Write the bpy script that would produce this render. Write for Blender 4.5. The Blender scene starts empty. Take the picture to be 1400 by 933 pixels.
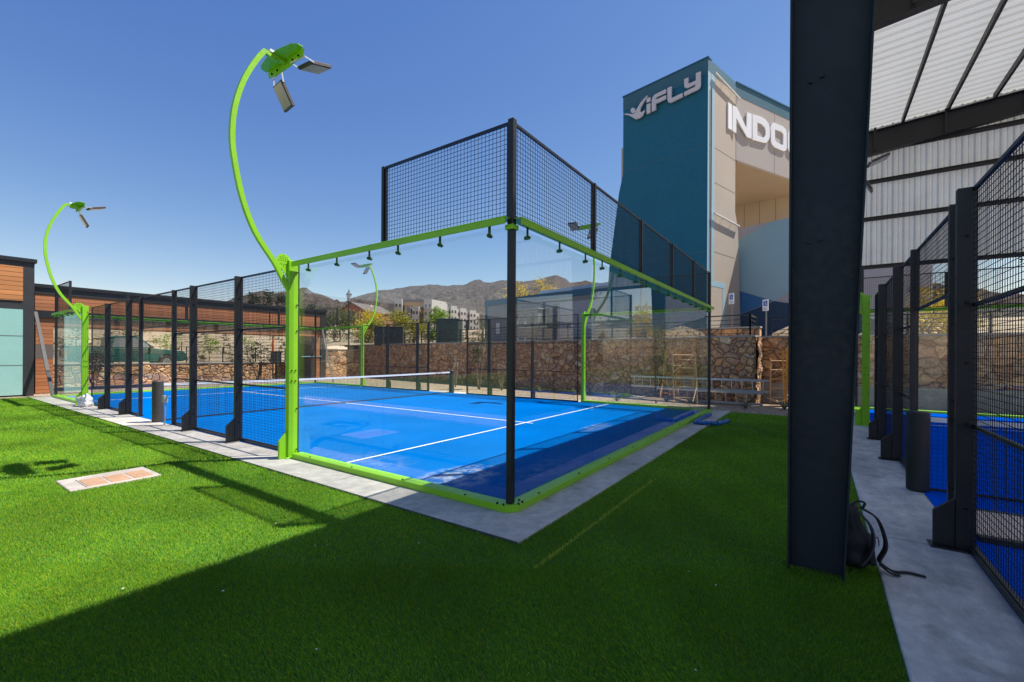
import bpy, math, random
import numpy as np
from mathutils import Vector, Matrix, noise
R = math.radians
random.seed(7)
rng = np.random.default_rng(11)
scn = bpy.context.scene
COL = scn.collection

# ------------------------------------------------------------------ helpers
def tag(o, label=None, cat=None, group=None, kind=None):
    if label: o['label'] = label
    if cat: o['category'] = cat
    if group: o['group'] = group
    if kind: o['kind'] = kind
    return o

def empty(name, loc=(0, 0, 0), rz=0.0):
    o = bpy.data.objects.new(name, None); COL.objects.link(o)
    o.location = loc; o.rotation_euler = (0, 0, rz); o.empty_display_size = .2
    return o

def copy_tree(o, parent=None):
    c = o.copy(); COL.objects.link(c)
    if parent: c.parent = parent
    for ch in list(o.children): copy_tree(ch, c)
    return c

class MB:
    """collects boxes, bars, tubes and prisms for one mesh object"""
    def __init__(s): s.v = []; s.f = []; s.m = []; s.mi = 0
    def add(s, vs, fs):
        b = len(s.v); s.v += [tuple(p) for p in vs]
        for f in fs: s.f.append(tuple(b + i for i in f)); s.m.append(s.mi)
        return s
    def box(s, x0, x1, y0, y1, z0, z1):
        return s.add([(x0,y0,z0),(x1,y0,z0),(x1,y1,z0),(x0,y1,z0),(x0,y0,z1),(x1,y0,z1),(x1,y1,z1),(x0,y1,z1)],
                     [(0,3,2,1),(4,5,6,7),(0,1,5,4),(1,2,6,5),(2,3,7,6),(3,0,4,7)])
    def bar(s, a, b, w, h, up=(0, 0, 1)):
        a, b = Vector(a), Vector(b); d = (b - a).normalized(); up = Vector(up)
        if abs(d.dot(up)) > .99: up = Vector((1, 0, 0))
        x = d.cross(up).normalized(); y = x.cross(d)
        q = [x*w/2*i + y*h/2*j for i, j in ((-1,-1),(1,-1),(1,1),(-1,1))]
        return s.add([a+k for k in q] + [b+k for k in q], [(0,3,2,1),(4,5,6,7),(0,1,5,4),(1,2,6,5),(2,3,7,6),(3,0,4,7)])
    def tube(s, pts, r, n=8, closed_ends=True):
        pts = [Vector(p) for p in pts]; rs = r if isinstance(r, (list, tuple)) else [r]*len(pts)
        vs = []; fs = []; px = None
        for i, p in enumerate(pts):
            d = (pts[min(i+1, len(pts)-1)] - pts[max(i-1, 0)]).normalized()
            if px is None:
                px = d.cross(Vector((0, 0, 1)) if abs(d.z) < .9 else Vector((1, 0, 0))).normalized()
            else:
                px = (px - d*px.dot(d)).normalized()
            py = d.cross(px)
            for k in range(n):
                a = 2*math.pi*k/n; vs.append(p + (px*math.cos(a) + py*math.sin(a))*rs[i])
        for i in range(len(pts)-1):
            for k in range(n): fs.append((i*n+k, i*n+(k+1) % n, (i+1)*n+(k+1) % n, (i+1)*n+k))
        if closed_ends: fs.append(tuple(range(n-1, -1, -1))); fs.append(tuple((len(pts)-1)*n+k for k in range(n)))
        return s.add(vs, fs)
    def prism(s, poly, o, u, w, d):
        """poly in (u,w) axes at o, extruded by vector d"""
        o, u, w, d = Vector(o), Vector(u), Vector(w), Vector(d); n = len(poly)
        p = [o + u*a + w*b for a, b in poly]
        A = sum(poly[i][0]*poly[(i+1) % n][1] - poly[(i+1) % n][0]*poly[i][1] for i in range(n))
        if (A > 0) == (u.cross(w).dot(d) > 0): p = p[::-1]
        fs = [tuple(range(n)), tuple(range(2*n-1, n-1, -1))]
        fs += [(i, n+i, n+(i+1) % n, (i+1) % n) for i in range(n)]
        return s.add(p + [q + d for q in p], fs)
    def ring(s, outer, inner, o, u, w, d):
        """flat letter with a hole: outer and inner outlines, filled with zip strips"""
        o, u, w, d = Vector(o), Vector(u), Vector(w), Vector(d)
        cx = sum(p[0] for p in inner)/len(inner); cy = sum(p[1] for p in inner)/len(inner)
        N = 48
        def hit(poly, a):
            dx, dy = math.cos(a), math.sin(a); best = None
            for i in range(len(poly)):
                x1, y1 = poly[i][0]-cx, poly[i][1]-cy; x2, y2 = poly[(i+1) % len(poly)][0]-cx, poly[(i+1) % len(poly)][1]-cy
                den = dx*(y2-y1) - dy*(x2-x1)
                if abs(den) < 1e-9: continue
                t = (x1*(y2-y1) - y1*(x2-x1))/den; q = (x1*dy - y1*dx)/den
                if t > 0 and -1e-6 <= q <= 1+1e-6: best = t if best is None else max(best, t)
            return (cx+dx*best, cy+dy*best)
        angs = sorted({round(math.atan2(p[1]-cy, p[0]-cx), 4) for p in outer+inner} | {round(-math.pi+2*math.pi*i/N, 4) for i in range(N)})
        po = [hit(outer, a) for a in angs]; pi = [hit(inner, a) for a in angs]; n = len(angs)
        V = [o+u*a+w*b for a, b in po] + [o+u*a+w*b for a, b in pi]
        V = V + [q+d for q in V]
        fs = []
        for i in range(n):
            j = (i+1) % n
            fs += [(i, j, n+j, n+i), (2*n+i, 3*n+i, 3*n+j, 2*n+j), (i, 2*n+i, 2*n+j, j), (n+i, n+j, 3*n+j, 3*n+i)]
        return s.add(V, fs)
    def build(s, name, mat, parent=None, bevel=0, smooth=False, seg=1):
        me = bpy.data.meshes.new(name); me.from_pydata(s.v, [], s.f)
        mats = mat if isinstance(mat, (list, tuple)) else [mat]
        for m in mats: me.materials.append(m)
        if len(mats) > 1: me.polygons.foreach_set('material_index', s.m)
        if smooth: me.polygons.foreach_set('use_smooth', [True]*len(s.f))
        me.update()
        o = bpy.data.objects.new(name, me); COL.objects.link(o)
        if parent: o.parent = parent
        if bevel:
            b = o.modifiers.new('bevel', 'BEVEL'); b.width = bevel; b.segments = seg; b.limit_method = 'ANGLE'; b.angle_limit = R(40)
        return o

# ------------------------------------------------------------------ materials
class NT:
    def __init__(s, name):
        s.m = bpy.data.materials.new(name); s.m.use_nodes = True; s.t = s.m.node_tree; s.b = s.t.nodes['Principled BSDF']
        s.out = s.t.nodes['Material Output']
    def n(s, typ, **k):
        q = s.t.nodes.new(typ)
        for a, b in k.items():
            if a.startswith('i_'):
                key = a[2:].replace('_', ' '); q.inputs[int(key) if key.isdigit() else key].default_value = b
            else: setattr(q, a, b)
        return q
    def l(s, a, b): s.t.links.new(a, b)
    def obj(s): return s.n('ShaderNodeTexCoord').outputs['Object']
    def geo(s): return s.n('ShaderNodeNewGeometry').outputs['Position']
    def noise(s, sc, det=4, vec=None, rough=.6):
        q = s.n('ShaderNodeTexNoise'); q.inputs['Scale'].default_value = sc; q.inputs['Detail'].default_value = det; q.inputs['Roughness'].default_value = rough
        if vec is not None: s.l(vec, q.inputs['Vector'])
        return q
    def ramp(s, src, stops):
        q = s.n('ShaderNodeValToRGB'); e = q.color_ramp.elements
        while len(e) < len(stops): e.new(.5)
        for k, (p, c) in enumerate(stops):
            e[k].position = p; e[k].color = (*c, 1) if len(c) == 3 else c
        s.l(src, q.inputs['Fac']); return q
    def mix(s, fac, a, b, mode='MIX'):
        q = s.n('ShaderNodeMix', data_type='RGBA', blend_type=mode)
        for src, idx in ((fac, 0), (a, 6), (b, 7)):
            if isinstance(src, (int, float)): q.inputs[idx].default_value = src
            elif isinstance(src, tuple): q.inputs[idx].default_value = (*src, 1)
            else: s.l(src, q.inputs[idx])
        return q.outputs[2]
    def math(s, op, a, b=0.0, c=None):
        q = s.n('ShaderNodeMath', operation=op)
        for i, x in enumerate((a, b) if c is None else (a, b, c)):
            if isinstance(x, (int, float)): q.inputs[i].default_value = x
            else: s.l(x, q.inputs[i])
        return q.outputs[0]
    def bump(s, h, strength=.3, dist=.01):
        q = s.n('ShaderNodeBump'); q.inputs['Strength'].default_value = strength; q.inputs['Distance'].default_value = dist
        s.l(h, q.inputs['Height']); s.l(q.outputs[0], s.b.inputs['Normal']); return q

def M(name, col, rough=.5, metal=0.0, var=.15, sc=3.0, bump=0.0, bsc=60, spec=.5, dirt=None):
    """paint / plain surfaces: base colour with soft wear and roughness variation"""
    t = NT(name); g = t.geo()
    nz = t.noise(sc, 5, g); nf = t.noise(sc*14, 3, g)
    f = t.math('ADD', t.math('MULTIPLY', nz.outputs[0], .7), t.math('MULTIPLY', nf.outputs[0], .3))
    lo = tuple(c*(1-var) for c in col); hi = tuple(min(1, c*(1+var)) for c in col)
    r = t.ramp(f, [(.3, lo), (.7, hi)]); c = r.outputs[0]
    if dirt:
        m = t.ramp(t.noise(sc*2.3, 6, g, .7).outputs[0], [(.52, (0, 0, 0)), (.72, (1, 1, 1))]).outputs[0]
        c = t.mix(t.math('MULTIPLY', m, dirt[1]), c, dirt[0])
    t.l(c, t.b.inputs['Base Color'])
    t.l(t.ramp(nf.outputs[0], [(.3, (rough*.8,)*3), (.7, (min(1, rough*1.2),)*3)]).outputs[0], t.b.inputs['Roughness'])
    t.b.inputs['Metallic'].default_value = metal; t.b.inputs['Specular IOR Level'].default_value = spec
    if bump: t.bump(t.noise(bsc, 4, g).outputs[0], bump, .005)
    return t.m

def glass_mat(name, tint=(.965, .985, .98), ior=1.45):
    t = NT(name); t.t.nodes.remove(t.b)
    fr = t.n('ShaderNodeFresnel'); bf = t.n('ShaderNodeNewGeometry').outputs['Backfacing']; t.l(t.math('ADD', ior, t.math('MULTIPLY', bf, 1/ior-ior)), fr.inputs[0])
    gl = t.n('ShaderNodeBsdfGlossy'); gl.inputs['Roughness'].default_value = 0.0; gl.inputs[0].default_value = (1, 1, 1, 1)
    tr = t.n('ShaderNodeBsdfTransparent'); tr.inputs[0].default_value = (*tint, 1)
    dif = t.n('ShaderNodeBsdfDiffuse'); dif.inputs[0].default_value = (.7, .75, .75, 1)
    # thin film of dust, heavier towards the bottom edge of the pane
    g = t.geo(); sm = t.noise(2.2, 5, g); sp = t.n('ShaderNodeSeparateXYZ'); t.l(g, sp.inputs[0])
    low = t.n('ShaderNodeMapRange'); t.l(sp.outputs[2], low.inputs[0]); low.inputs[1].default_value = 0; low.inputs[2].default_value = .9; low.inputs[3].default_value = 1; low.inputs[4].default_value = .25
    du = t.math('MULTIPLY', t.math('MULTIPLY', t.ramp(sm.outputs[0], [(.35, (0, 0, 0)), (.8, (1, 1, 1))]).outputs[0], low.outputs[0]), .008)
    m1 = t.n('ShaderNodeMixShader'); t.l(du, m1.inputs[0]); t.l(tr.outputs[0], m1.inputs[1]); t.l(dif.outputs[0], m1.inputs[2])
    m2 = t.n('ShaderNodeMixShader'); t.l(fr.outputs[0], m2.inputs[0]); t.l(m1.outputs[0], m2.inputs[1]); t.l(gl.outputs[0], m2.inputs[2])
    t.l(m2.outputs[0], t.out.inputs[0]); return t.m

def stone_mat(name, scale=2.6, dark=1.0):
    t = NT(name); g = t.geo()
    nz = t.noise(1.7, 3, g)
    v = t.n('ShaderNodeVectorMath', operation='MULTIPLY_ADD'); t.l(nz.outputs[1], v.inputs[0]); v.inputs[1].default_value = (.35,)*3; t.l(g, v.inputs[2])
    mp = t.n('ShaderNodeMapping'); mp.inputs['Scale'].default_value = (1, 1, 1.25); t.l(v.outputs[0], mp.inputs[0])
    ve = t.n('ShaderNodeTexVoronoi', feature='DISTANCE_TO_EDGE'); ve.inputs['Scale'].default_value = scale; t.l(mp.outputs[0], ve.inputs['Vector'])
    vc = t.n('ShaderNodeTexVoronoi', feature='F1'); vc.inputs['Scale'].default_value = scale; t.l(mp.outputs[0], vc.inputs['Vector'])
    sp = t.n('ShaderNodeSeparateColor'); t.l(vc.outputs['Color'], sp.inputs[0])
    d = dark
    st = t.ramp(sp.outputs[0], [(0, (.20*d, .09*d, .045*d)), (.2, (.36*d, .2*d, .10*d)), (.4, (.40*d, .24*d, .13*d)), (.55, (.27*d, .165*d, .11*d)), (.7, (.50*d, .30*d, .145*d)), (.85, (.37*d, .18*d, .08*d)), (1, (.46*d, .36*d, .25*d))])
    fine = t.noise(22, 6, g, .7)
    c = t.mix(.55, st.outputs[0], t.ramp(fine.outputs[0], [(.3, (.35, .35, .35)), (.75, (1.5, 1.45, 1.35))]).outputs[0], 'MULTIPLY')
    v2 = t.n('ShaderNodeTexVoronoi', feature='F1'); v2.inputs['Scale'].default_value = scale*3.1; t.l(mp.outputs[0], v2.inputs['Vector']); s2 = t.n('ShaderNodeSeparateColor'); t.l(v2.outputs['Color'], s2.inputs[0])
    c = t.mix(.5, c, t.ramp(s2.outputs[1], [(.1, (.6, .6, .6)), (.9, (1.35, 1.32, 1.28))]).outputs[0], 'MULTIPLY')
    mort = t.ramp(ve.outputs[0], [(.008, (1, 1, 1)), (.032, (0, 0, 0))])
    c = t.mix(mort.outputs[0], c, (.085*d, .06*d, .045*d))
    t.l(c, t.b.inputs['Base Color']); t.b.inputs['Roughness'].default_value = .9
    h = t.math('ADD', t.ramp(ve.outputs[0], [(0, (0, 0, 0)), (.12, (1, 1, 1))]).outputs[0], t.math('ADD', t.math('MULTIPLY', fine.outputs[0], .5), t.math('MULTIPLY', s2.outputs[0], .35)))
    t.bump(h, 1.0, .07); return t.m

def concrete_mat(name, col=(.40, .39, .37), jx=3.0, jy=3.0, stain=.45):
    t = NT(name); g = t.geo()
    a = t.noise(.9, 6, g, .65); b = t.noise(7, 5, g, .7); c = t.noise(90, 3, g)
    base = t.ramp(a.outputs[0], [(.3, tuple(k*.72 for k in col)), (.5, col), (.75, tuple(k*1.15 for k in col))]).outputs[0]
    base = t.mix(.5, base, t.ramp(b.outputs[0], [(.35, (.62, .62, .64)), (.6, (1.08, 1.07, 1.05))]).outputs[0], 'MULTIPLY')
    base = t.mix(.35, base, t.ramp(c.outputs[0], [(.3, (.8, .8, .8)), (.7, (1.15, 1.15, 1.15))]).outputs[0], 'MULTIPLY')
    st = t.ramp(t.noise(2.6, 4, g, .5).outputs[0], [(.60, (0, 0, 0)), (.70, (1, 1, 1))]).outputs[0]   # damp-looking blotches
    mpz = t.n('ShaderNodeMapping'); mpz.inputs['Scale'].default_value = (.5, 1.6, 1); mpz.inputs['Rotation'].default_value = (0, 0, .5); t.l(g, mpz.inputs[0])
    tw = t.ramp(t.noise(1.5, 7, mpz.outputs[0], .7).outputs[0], [(.42, (.62, .64, .68)), (.58, (1.05, 1.05, 1.05))]).outputs[0]   # trowel sweeps
    base = t.mix(stain*.9, base, tw, 'MULTIPLY')
    dr = t.ramp(t.noise(11, 2, g, .4).outputs[0], [(.735, (0, 0, 0)), (.76, (1, 1, 1))]).outputs[0]
    base = t.mix(t.math('MULTIPLY', dr, .5), base, tuple(k*.35 for k in col))
    base = t.mix(t.math('MULTIPLY', st, stain), base, tuple(k*.45 for k in col))
    sp = t.n('ShaderNodeSeparateXYZ'); t.l(g, sp.inputs[0]); J = None
    for k, (j, off) in enumerate(((jx, .6), (jy, .6))):
        fr = t.math('FRACT', t.math('DIVIDE', t.math('ADD', sp.outputs[k], 60+off), j))
        q = t.math('LESS_THAN', fr, .008/j); J = q if J is None else t.math('MAXIMUM', J, q)
    base = t.mix(J, base, (.07, .07, .07))
    t.l(base, t.b.inputs['Base Color']); t.b.inputs['Roughness'].default_value = .8
    t.bump(t.math('ADD', b.outputs[0], t.math('MULTIPLY', c.outputs[0], .5)), .25, .01); return t.m

def court_mat(name, col, sand=True):
    t = NT(name); g = t.geo()
    a = t.noise(.6, 5, g, .6); f = t.noise(240, 2, g)
    c = t.ramp(a.outputs[0], [(.3, tuple(k*.88 for k in col)), (.7, tuple(k*1.1 for k in col))]).outputs[0]
    c = t.mix(.4, c, t.ramp(f.outputs[0], [(.3, (.7, .7, .7)), (.7, (1.25, 1.25, 1.25))]).outputs[0], 'MULTIPLY')
    if sand:   # silica sand left on the turf in drifts near the glass corner
        sp = t.n('ShaderNodeSeparateXYZ'); t.l(g, sp.inputs[0]); tot = None
        for (cx, cy, rx, ry, am) in ((.62, 1.25, .75, .5, .9), (.45, 2.9, .6, .9, .16), (1.7, .55, 1.2, .35, .2), (5.4, 1.45, .8, .25, .5)):
            dx = t.math('DIVIDE', t.math('SUBTRACT', sp.outputs[0], cx), rx); dy = t.math('DIVIDE', t.math('SUBTRACT', sp.outputs[1], cy), ry)
            d2 = t.math('ADD', t.math('MULTIPLY', dx, dx), t.math('MULTIPLY', dy, dy))
            w = t.math('MULTIPLY', t.math('MAXIMUM', t.math('SUBTRACT', 1.0, d2), 0.0), am); tot = w if tot is None else t.math('MAXIMUM', tot, w)
        dn = t.noise(5.5, 7, g, .75)
        k = t.math('MULTIPLY', tot, t.ramp(dn.outputs[0], [(.44, (0, 0, 0)), (.6, (1, 1, 1))]).outputs[0])
        sprk = t.ramp(t.noise(9, 8, g, .85).outputs[0], [(.70, (0, 0, 0)), (.76, (.6, .6, .6))]).outputs[0]
        c = t.mix(t.math('MAXIMUM', t.math('MULTIPLY', k, .9), t.math('MULTIPLY', sprk, .35)), c, (.55, .56, .58))
    t.l(c, t.b.inputs['Base Color']); t.b.inputs['Roughness'].default_value = .9; t.b.inputs['Specular IOR Level'].default_value = .0
    t.bump(f.outputs[0], .4, .006); return t.m

def siding_mat(name, col, pitch=.15, axis=2, vertical=False):
    t = NT(name); g = t.geo(); sp = t.n('ShaderNodeSeparateXYZ'); t.l(g, sp.inputs[0])
    fr = t.math('FRACT', t.math('DIVIDE', t.math('ADD', sp.outputs[axis], 50), pitch))
    cell = t.math('FLOOR', t.math('DIVIDE', t.math('ADD', sp.outputs[axis], 50), pitch))
    wn = t.n('ShaderNodeTexWhiteNoise', noise_dimensions='1D'); t.l(cell, wn.inputs['W'])
    mp = t.n('ShaderNodeMapping'); mp.inputs['Scale'].default_value = (1.2, 1.2, 30); t.l(g, mp.inputs[0])
    gr = t.noise(2.0, 5, mp.outputs[0], .6)
    c = t.ramp(t.math('ADD', t.math('MULTIPLY', gr.outputs[0], .7), t.math('MULTIPLY', wn.outputs[0], .3)), [(.25, tuple(k*.7 for k in col)), (.75, tuple(k*1.25 for k in col))]).outputs[0]
    gap = t.math('LESS_THAN', fr, .07)
    c = t.mix(gap, c, tuple(k*.15 for k in col)); t.l(c, t.b.inputs['Base Color']); t.b.inputs['Roughness'].default_value = .6
    t.bump(t.ramp(fr, [(0, (0, 0, 0)), (.1, (1, 1, 1)), (.95, (.8, .8, .8))]).outputs[0], .5, .02); return t.m

G_ = dict(
    green=M('green_powder_coat', (.265, .60, .02), .38, 0, .10, 1.5, spec=.4, dirt=((.30, .42, .14), .22)), clampgreen=M('dark_green_clamp', (.055, .16, .02), .4, 0, .15, 5),
    black=M('black_powder_coat', (.012, .014, .017), .42, 0, .3, 4, bump=.08, bsc=200, dirt=((.06, .055, .05), .25)),
    wire=M('black_wire', (.008, .009, .013), .6, 0, .1, 2, spec=.2),
    steel=M('navy_steel_paint', (.010, .020, .029), .55, 0, .28, 1.2, bump=.03, bsc=140, spec=.35, dirt=((.05, .055, .06), .22)),
    rafter=M('dark_steel_paint', (.016, .016, .018), .5, 0, .2, 1.2),
    bolt=M('dark_bolt', (.01, .01, .01), .4, .5, .1, 5),
    galv=M('galvanised_steel', (.20, .21, .22), .5, .2, .15, 5),
    alu=M('aluminium', (.55, .57, .58), .35, .7, .1, 5),
    glass=glass_mat('tempered_glass'),
    white=M('white_plastic', (.78, .78, .76), .5, 0, .06, 4),
    lens=M('floodlight_lens', (.36, .34, .31), .15, 0, .1, 6, spec=.6),
    lampbody=M('floodlight_housing', (.075, .06, .058), .5, .1, .2, 5),
    pad=M('grey_padding_vinyl', (.055, .047, .04), .5, 0, .15, 3, bump=.1),
    padb=M('black_padding_vinyl', (.012, .013, .014), .45, 0, .2, 3, bump=.1),
    line=M('white_line_turf', (.72, .74, .76), .9, 0, .12, 20),
    band=M('white_net_band', (.80, .80, .80), .8, 0, .08, 4),
    net=M('black_net_cord', (.010, .012, .016), .8, 0, .1, 4),
    outlet=M('grey_outlet_paint', (.42, .42, .40), .5, 0, .1, 6),
    conc=concrete_mat('broom_concrete', (.57, .53, .46)),
    conc2=concrete_mat('shaded_walk_concrete', (.64, .62, .58), 3.1, 40.0, .75),
    conc3=concrete_mat('pale_concrete', (.46, .41, .355), 50, 50),
    court=court_mat('blue_court_turf', (.0, .125, .44)),
    court2=court_mat('second_court_turf', (.0, .09, .62), sand=False),
    stone=stone_mat('rough_stone', 3.5, 1.95),
    stone2=stone_mat('tan_stone', 2.6, 1.9),
    cap=M('mortar_cap', (.36, .34, .31), .9, 0, .2, 4, bump=.3),
    wood=siding_mat('cedar_siding', (.40, .145, .055)),
    woodp=siding_mat('orange_siding', (.56, .215, .07), .17),
    darkmetal=M('charcoal_fascia', (.035, .034, .036), .5, .1, .2, 1.5),
    aqua=M('aqua_glass_door', (.30, .52, .48), .25, 0, .06, 1.5),
    teal=M('teal_stucco', (.007, .125, .205), .8, 0, .07, .5, bump=.15, bsc=30),
    teal2=M('pale_teal_band', (.038, .125, .175), .7, 0, .08, .8),
    beige=M('beige_stucco', (.40, .34, .275), .85, 0, .07, .35, bump=.2, bsc=25),
    greyst=M('grey_stucco', (.40, .36, .325), .85, 0, .07, .35, bump=.2, bsc=25),
    tan=M('tan_stucco', (.56, .45, .32), .85, 0, .08, .35, bump=.2, bsc=25),
    skyblue=M('sky_blue_paint', (.26, .42, .50), .8, 0, .06, .5, bump=.15, bsc=25),
    midblue=M('mid_blue_paint', (.035, .15, .36), .8, 0, .06, .5),
    navy=M('navy_paint', (.02, .055, .11), .8, 0, .08, .5),
    mauve=M('mauve_grey_paint', (.36, .36, .40), .8, 0, .06, .5),
    seam=M('panel_joint', (.12, .11, .10), .8, 0, .1, 3),
    sign=M('white_sign_face', (.82, .82, .82), .4, 0, .03, 2),
    signside=M('pink_grey_sign', (.62, .58, .60), .5, 0, .03, 2),
    util=M('utility_grey_paint', (.20, .215, .225), .6, 0, .1, .6, dirt=((.12, .12, .12), .3)),
    cabinet=M('cabinet_grey', (.22, .23, .235), .5, 0, .08, 2),
    trimblue=M('teal_trim', (.015, .10, .18), .5, 0, .08, 1),
    paleroof=M('pale_blue_roof_unit', (.36, .52, .66), .5, 0, .05, 1),
    louvre=M('white_louvre', (.62, .60, .57), .5, 0, .08, 3),
    greencab=M('green_transformer', (.045, .075, .06), .5, 0, .12, 1.5),
    palewing=M('pale_wing_render', (.72, .72, .74), .8, 0, .05, .2),
    brace=M('grey_brace_paint', (.13, .125, .12), .8, 0, .1, 3, spec=.1),
    darkcab=M('dark_skip', (.028, .034, .036), .5, 0, .15, 1.5),
    lampgreen=M('dark_green_iron', (.018, .035, .032), .4, .2, .15, 3),
    frost=M('frosted_lamp_glass', (.55, .56, .55), .3, 0, .05, 5),
    truck=M('dark_green_car_paint', (.012, .105, .085), .22, .2, .05, 1, spec=.6),
    tglass=M('dark_car_glass', (.22, .26, .26), .06, 0, .05, 1, spec=.8),
    tyre=M('rubber', (.018, .018, .018), .8, 0, .1, 8),
    chrome=M('chrome', (.6, .6, .6), .2, .9, .05, 3),
    scaf=M('tan_scaffold_paint', (.66, .45, .24), .6, 0, .15, 5),
    orange=M('orange_yellow_paint', (.80, .36, .03), .5, 0, .15, 4),
    orange2=M('orange_marker', (.75, .14, .02), .5, 0, .05, 4),
    bag=M('black_nylon', (.013, .013, .016), .62, 0, .35, 8, bump=1.0, bsc=28),
    strap=M('grey_webbing', (.05, .05, .062), .65, 0, .2, 9, bump=.2, bsc=300),
    sack=M('white_plastic_sack', (.72, .70, .68), .5, 0, .12, 6, bump=.4, bsc=30),
    bluewrap=M('blue_plastic', (.01, .13, .42), .3, 0, .3, 9, bump=.5, bsc=40),
    tile=M('sandstone_tile', (.38, .22, .13), .8, 0, .2, 4, bump=.2, dirt=((.5, .36, .26), .6)),
    ply=M('pale_board', (.66, .52, .44), .7, 0, .1, 3),
    bark=M('grey_brown_bark', (.13, .09, .06), .9, 0, .3, 8, bump=.5, bsc=40),
    palebark=M('pale_bark', (.30, .23, .16), .9, 0, .2, 8, bump=.4, bsc=40),
    apt=M('cream_render', (.40, .365, .34), .85, 0, .06, .1),
    apt2=M('ochre_render', (.45, .24, .07), .85, 0, .1, .1),
    apt3=M('grey_render', (.20, .185, .18), .85, 0, .1, .1),
    winm=M('window_dark', (.04, .045, .055), .15, 0, .1, .3, spec=.7),
    brick=M('red_brick_wall', (.27, .10, .07), .85, 0, .12, .3),
    roofm=M('brown_roof', (.13, .105, .095), .85, 0, .15, .3),
    thatch=M('dry_tan_thatch', (.34, .25, .16), .9, 0, .35, 3, bump=.8, bsc=12),
    iblue=M('sign_blue', (.02, .10, .42), .5, 0, .03, 2),
)

def corr_mat(name, col, trans=0.0):
    t = NT(name); g = t.geo()
    mp = t.n('ShaderNodeMapping'); mp.inputs['Scale'].default_value = (1, 1, 1); t.l(g, mp.inputs[0])
    a = t.noise(1.1, 5, g, .65); b = t.noise(14, 4, g)
    c = t.ramp(a.outputs[0], [(.3, tuple(k*.8 for k in col)), (.7, tuple(min(1, k*1.1) for k in col))]).outputs[0]
    c = t.mix(.25, c, t.ramp(b.outputs[0], [(.3, (.8, .8, .8)), (.7, (1.1, 1.1, 1.1))]).outputs[0], 'MULTIPLY')
    t.l(c, t.b.inputs['Base Color']); t.b.inputs['Roughness'].default_value = .45
    if trans:
        tr = t.n('ShaderNodeBsdfTranslucent'); tr.inputs[0].default_value = (.8, .8, .76, 1)
        mx = t.n('ShaderNodeMixShader'); mx.inputs[0].default_value = trans
        t.l(t.b.outputs[0], mx.inputs[1]); t.l(tr.outputs[0], mx.inputs[2]); t.l(mx.outputs[0], t.out.inputs[0])
    return t.m
G_['roofsheet'] = corr_mat('translucent_roof_sheet', (.44, .44, .41), .26)
G_['wallsheet'] = corr_mat('galvanised_wall_sheet', (.56, .62, .68), .16)

def leaf_mat(name, col, col2, trans=.3):
    t = NT(name)
    rnd = t.n('ShaderNodeNewGeometry').outputs['Random Per Island']
    c = t.ramp(rnd, [(0, col), (.55, tuple((a+b)/2 for a, b in zip(col, col2))), (1, col2)])
    t.l(c.outputs[0], t.b.inputs['Base Color']); t.b.inputs['Roughness'].default_value = .6; t.b.inputs['Specular IOR Level'].default_value = .3
    tr = t.n('ShaderNodeBsdfTranslucent'); t.l(c.outputs[0], tr.inputs[0])
    mx = t.n('ShaderNodeMixShader'); mx.inputs[0].default_value = trans
    t.l(t.b.outputs[0], mx.inputs[1]); t.l(tr.outputs[0], mx.inputs[2]); t.l(mx.outputs[0], t.out.inputs[0]); return t.m
LF = dict(
    yellow=leaf_mat('yellow_blossom', (.36, .30, .02), (.80, .58, .02)),
    bright=leaf_mat('bright_leaf', (.10, .20, .02), (.34, .44, .04)),
    olive=leaf_mat('olive_leaf', (.06, .09, .03), (.18, .20, .07)),
    dark=leaf_mat('dark_conifer', (.018, .035, .018), (.05, .075, .03)),
    yelgreen=leaf_mat('yellow_green_leaf', (.12, .15, .02), (.48, .40, .03)),
    dry=leaf_mat('dry_scrub', (.14, .11, .06), (.26, .21, .10)),
    sage=leaf_mat('sage_leaf', (.09, .11, .07), (.2, .22, .13)),
)

# ------------------------------------------------------------------ camera
CAM = Vector((-3.73, -2.60, 1.597)); yaw = .6066; roll = .0055
F = Vector((math.cos(yaw), math.sin(yaw), 0)); Rt = Vector((math.sin(yaw), -math.cos(yaw), 0)); Up = Vector((0, 0, 1))
Rr = Rt*math.cos(roll) + Up*math.sin(roll); Ur = Up*math.cos(roll) - Rt*math.sin(roll)
cam = bpy.data.cameras.new('camera'); co = bpy.data.objects.new('camera', cam); COL.objects.link(co)
co.matrix_world = Matrix(((Rr.x, Ur.x, -F.x, CAM.x), (Rr.y, Ur.y, -F.y, CAM.y), (Rr.z, Ur.z, -F.z, CAM.z), (0, 0, 0, 1)))
cam.lens = 36*604.7/1400; cam.shift_y = 19.1/1400; cam.clip_start = .05; cam.clip_end = 9000
scn.camera = co

# ------------------------------------------------------------------ light
SUN_EL, SUN_AZ = R(61.2), R(-45.0)          # azimuth measured from +X
sd = Vector((math.cos(SUN_AZ)*math.cos(SUN_EL), math.sin(SUN_AZ)*math.cos(SUN_EL), math.sin(SUN_EL)))
sl = bpy.data.lights.new('sun', 'SUN'); sl.energy = 3.9; sl.angle = R(.5); sl.color = (1, .95, .87)
so = bpy.data.objects.new('sun', sl); COL.objects.link(so); so.rotation_euler = sd.to_track_quat('Z', 'Y').to_euler(); so.location = (0, 0, 40)
w = bpy.data.worlds.new('World'); scn.world = w; w.use_nodes = True
sky = w.node_tree.nodes.new('ShaderNodeTexSky'); sky.sky_type = 'NISHITA'; sky.sun_disc = False
sky.sun_elevation = SUN_EL; sky.sun_rotation = math.atan2(sd.x, sd.y); sky.altitude = 1100; sky.air_density = 1.0; sky.dust_density = .4; sky.ozone_density = 2.2
bg = w.node_tree.nodes['Background']; bg.inputs[1].default_value = .13
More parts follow.
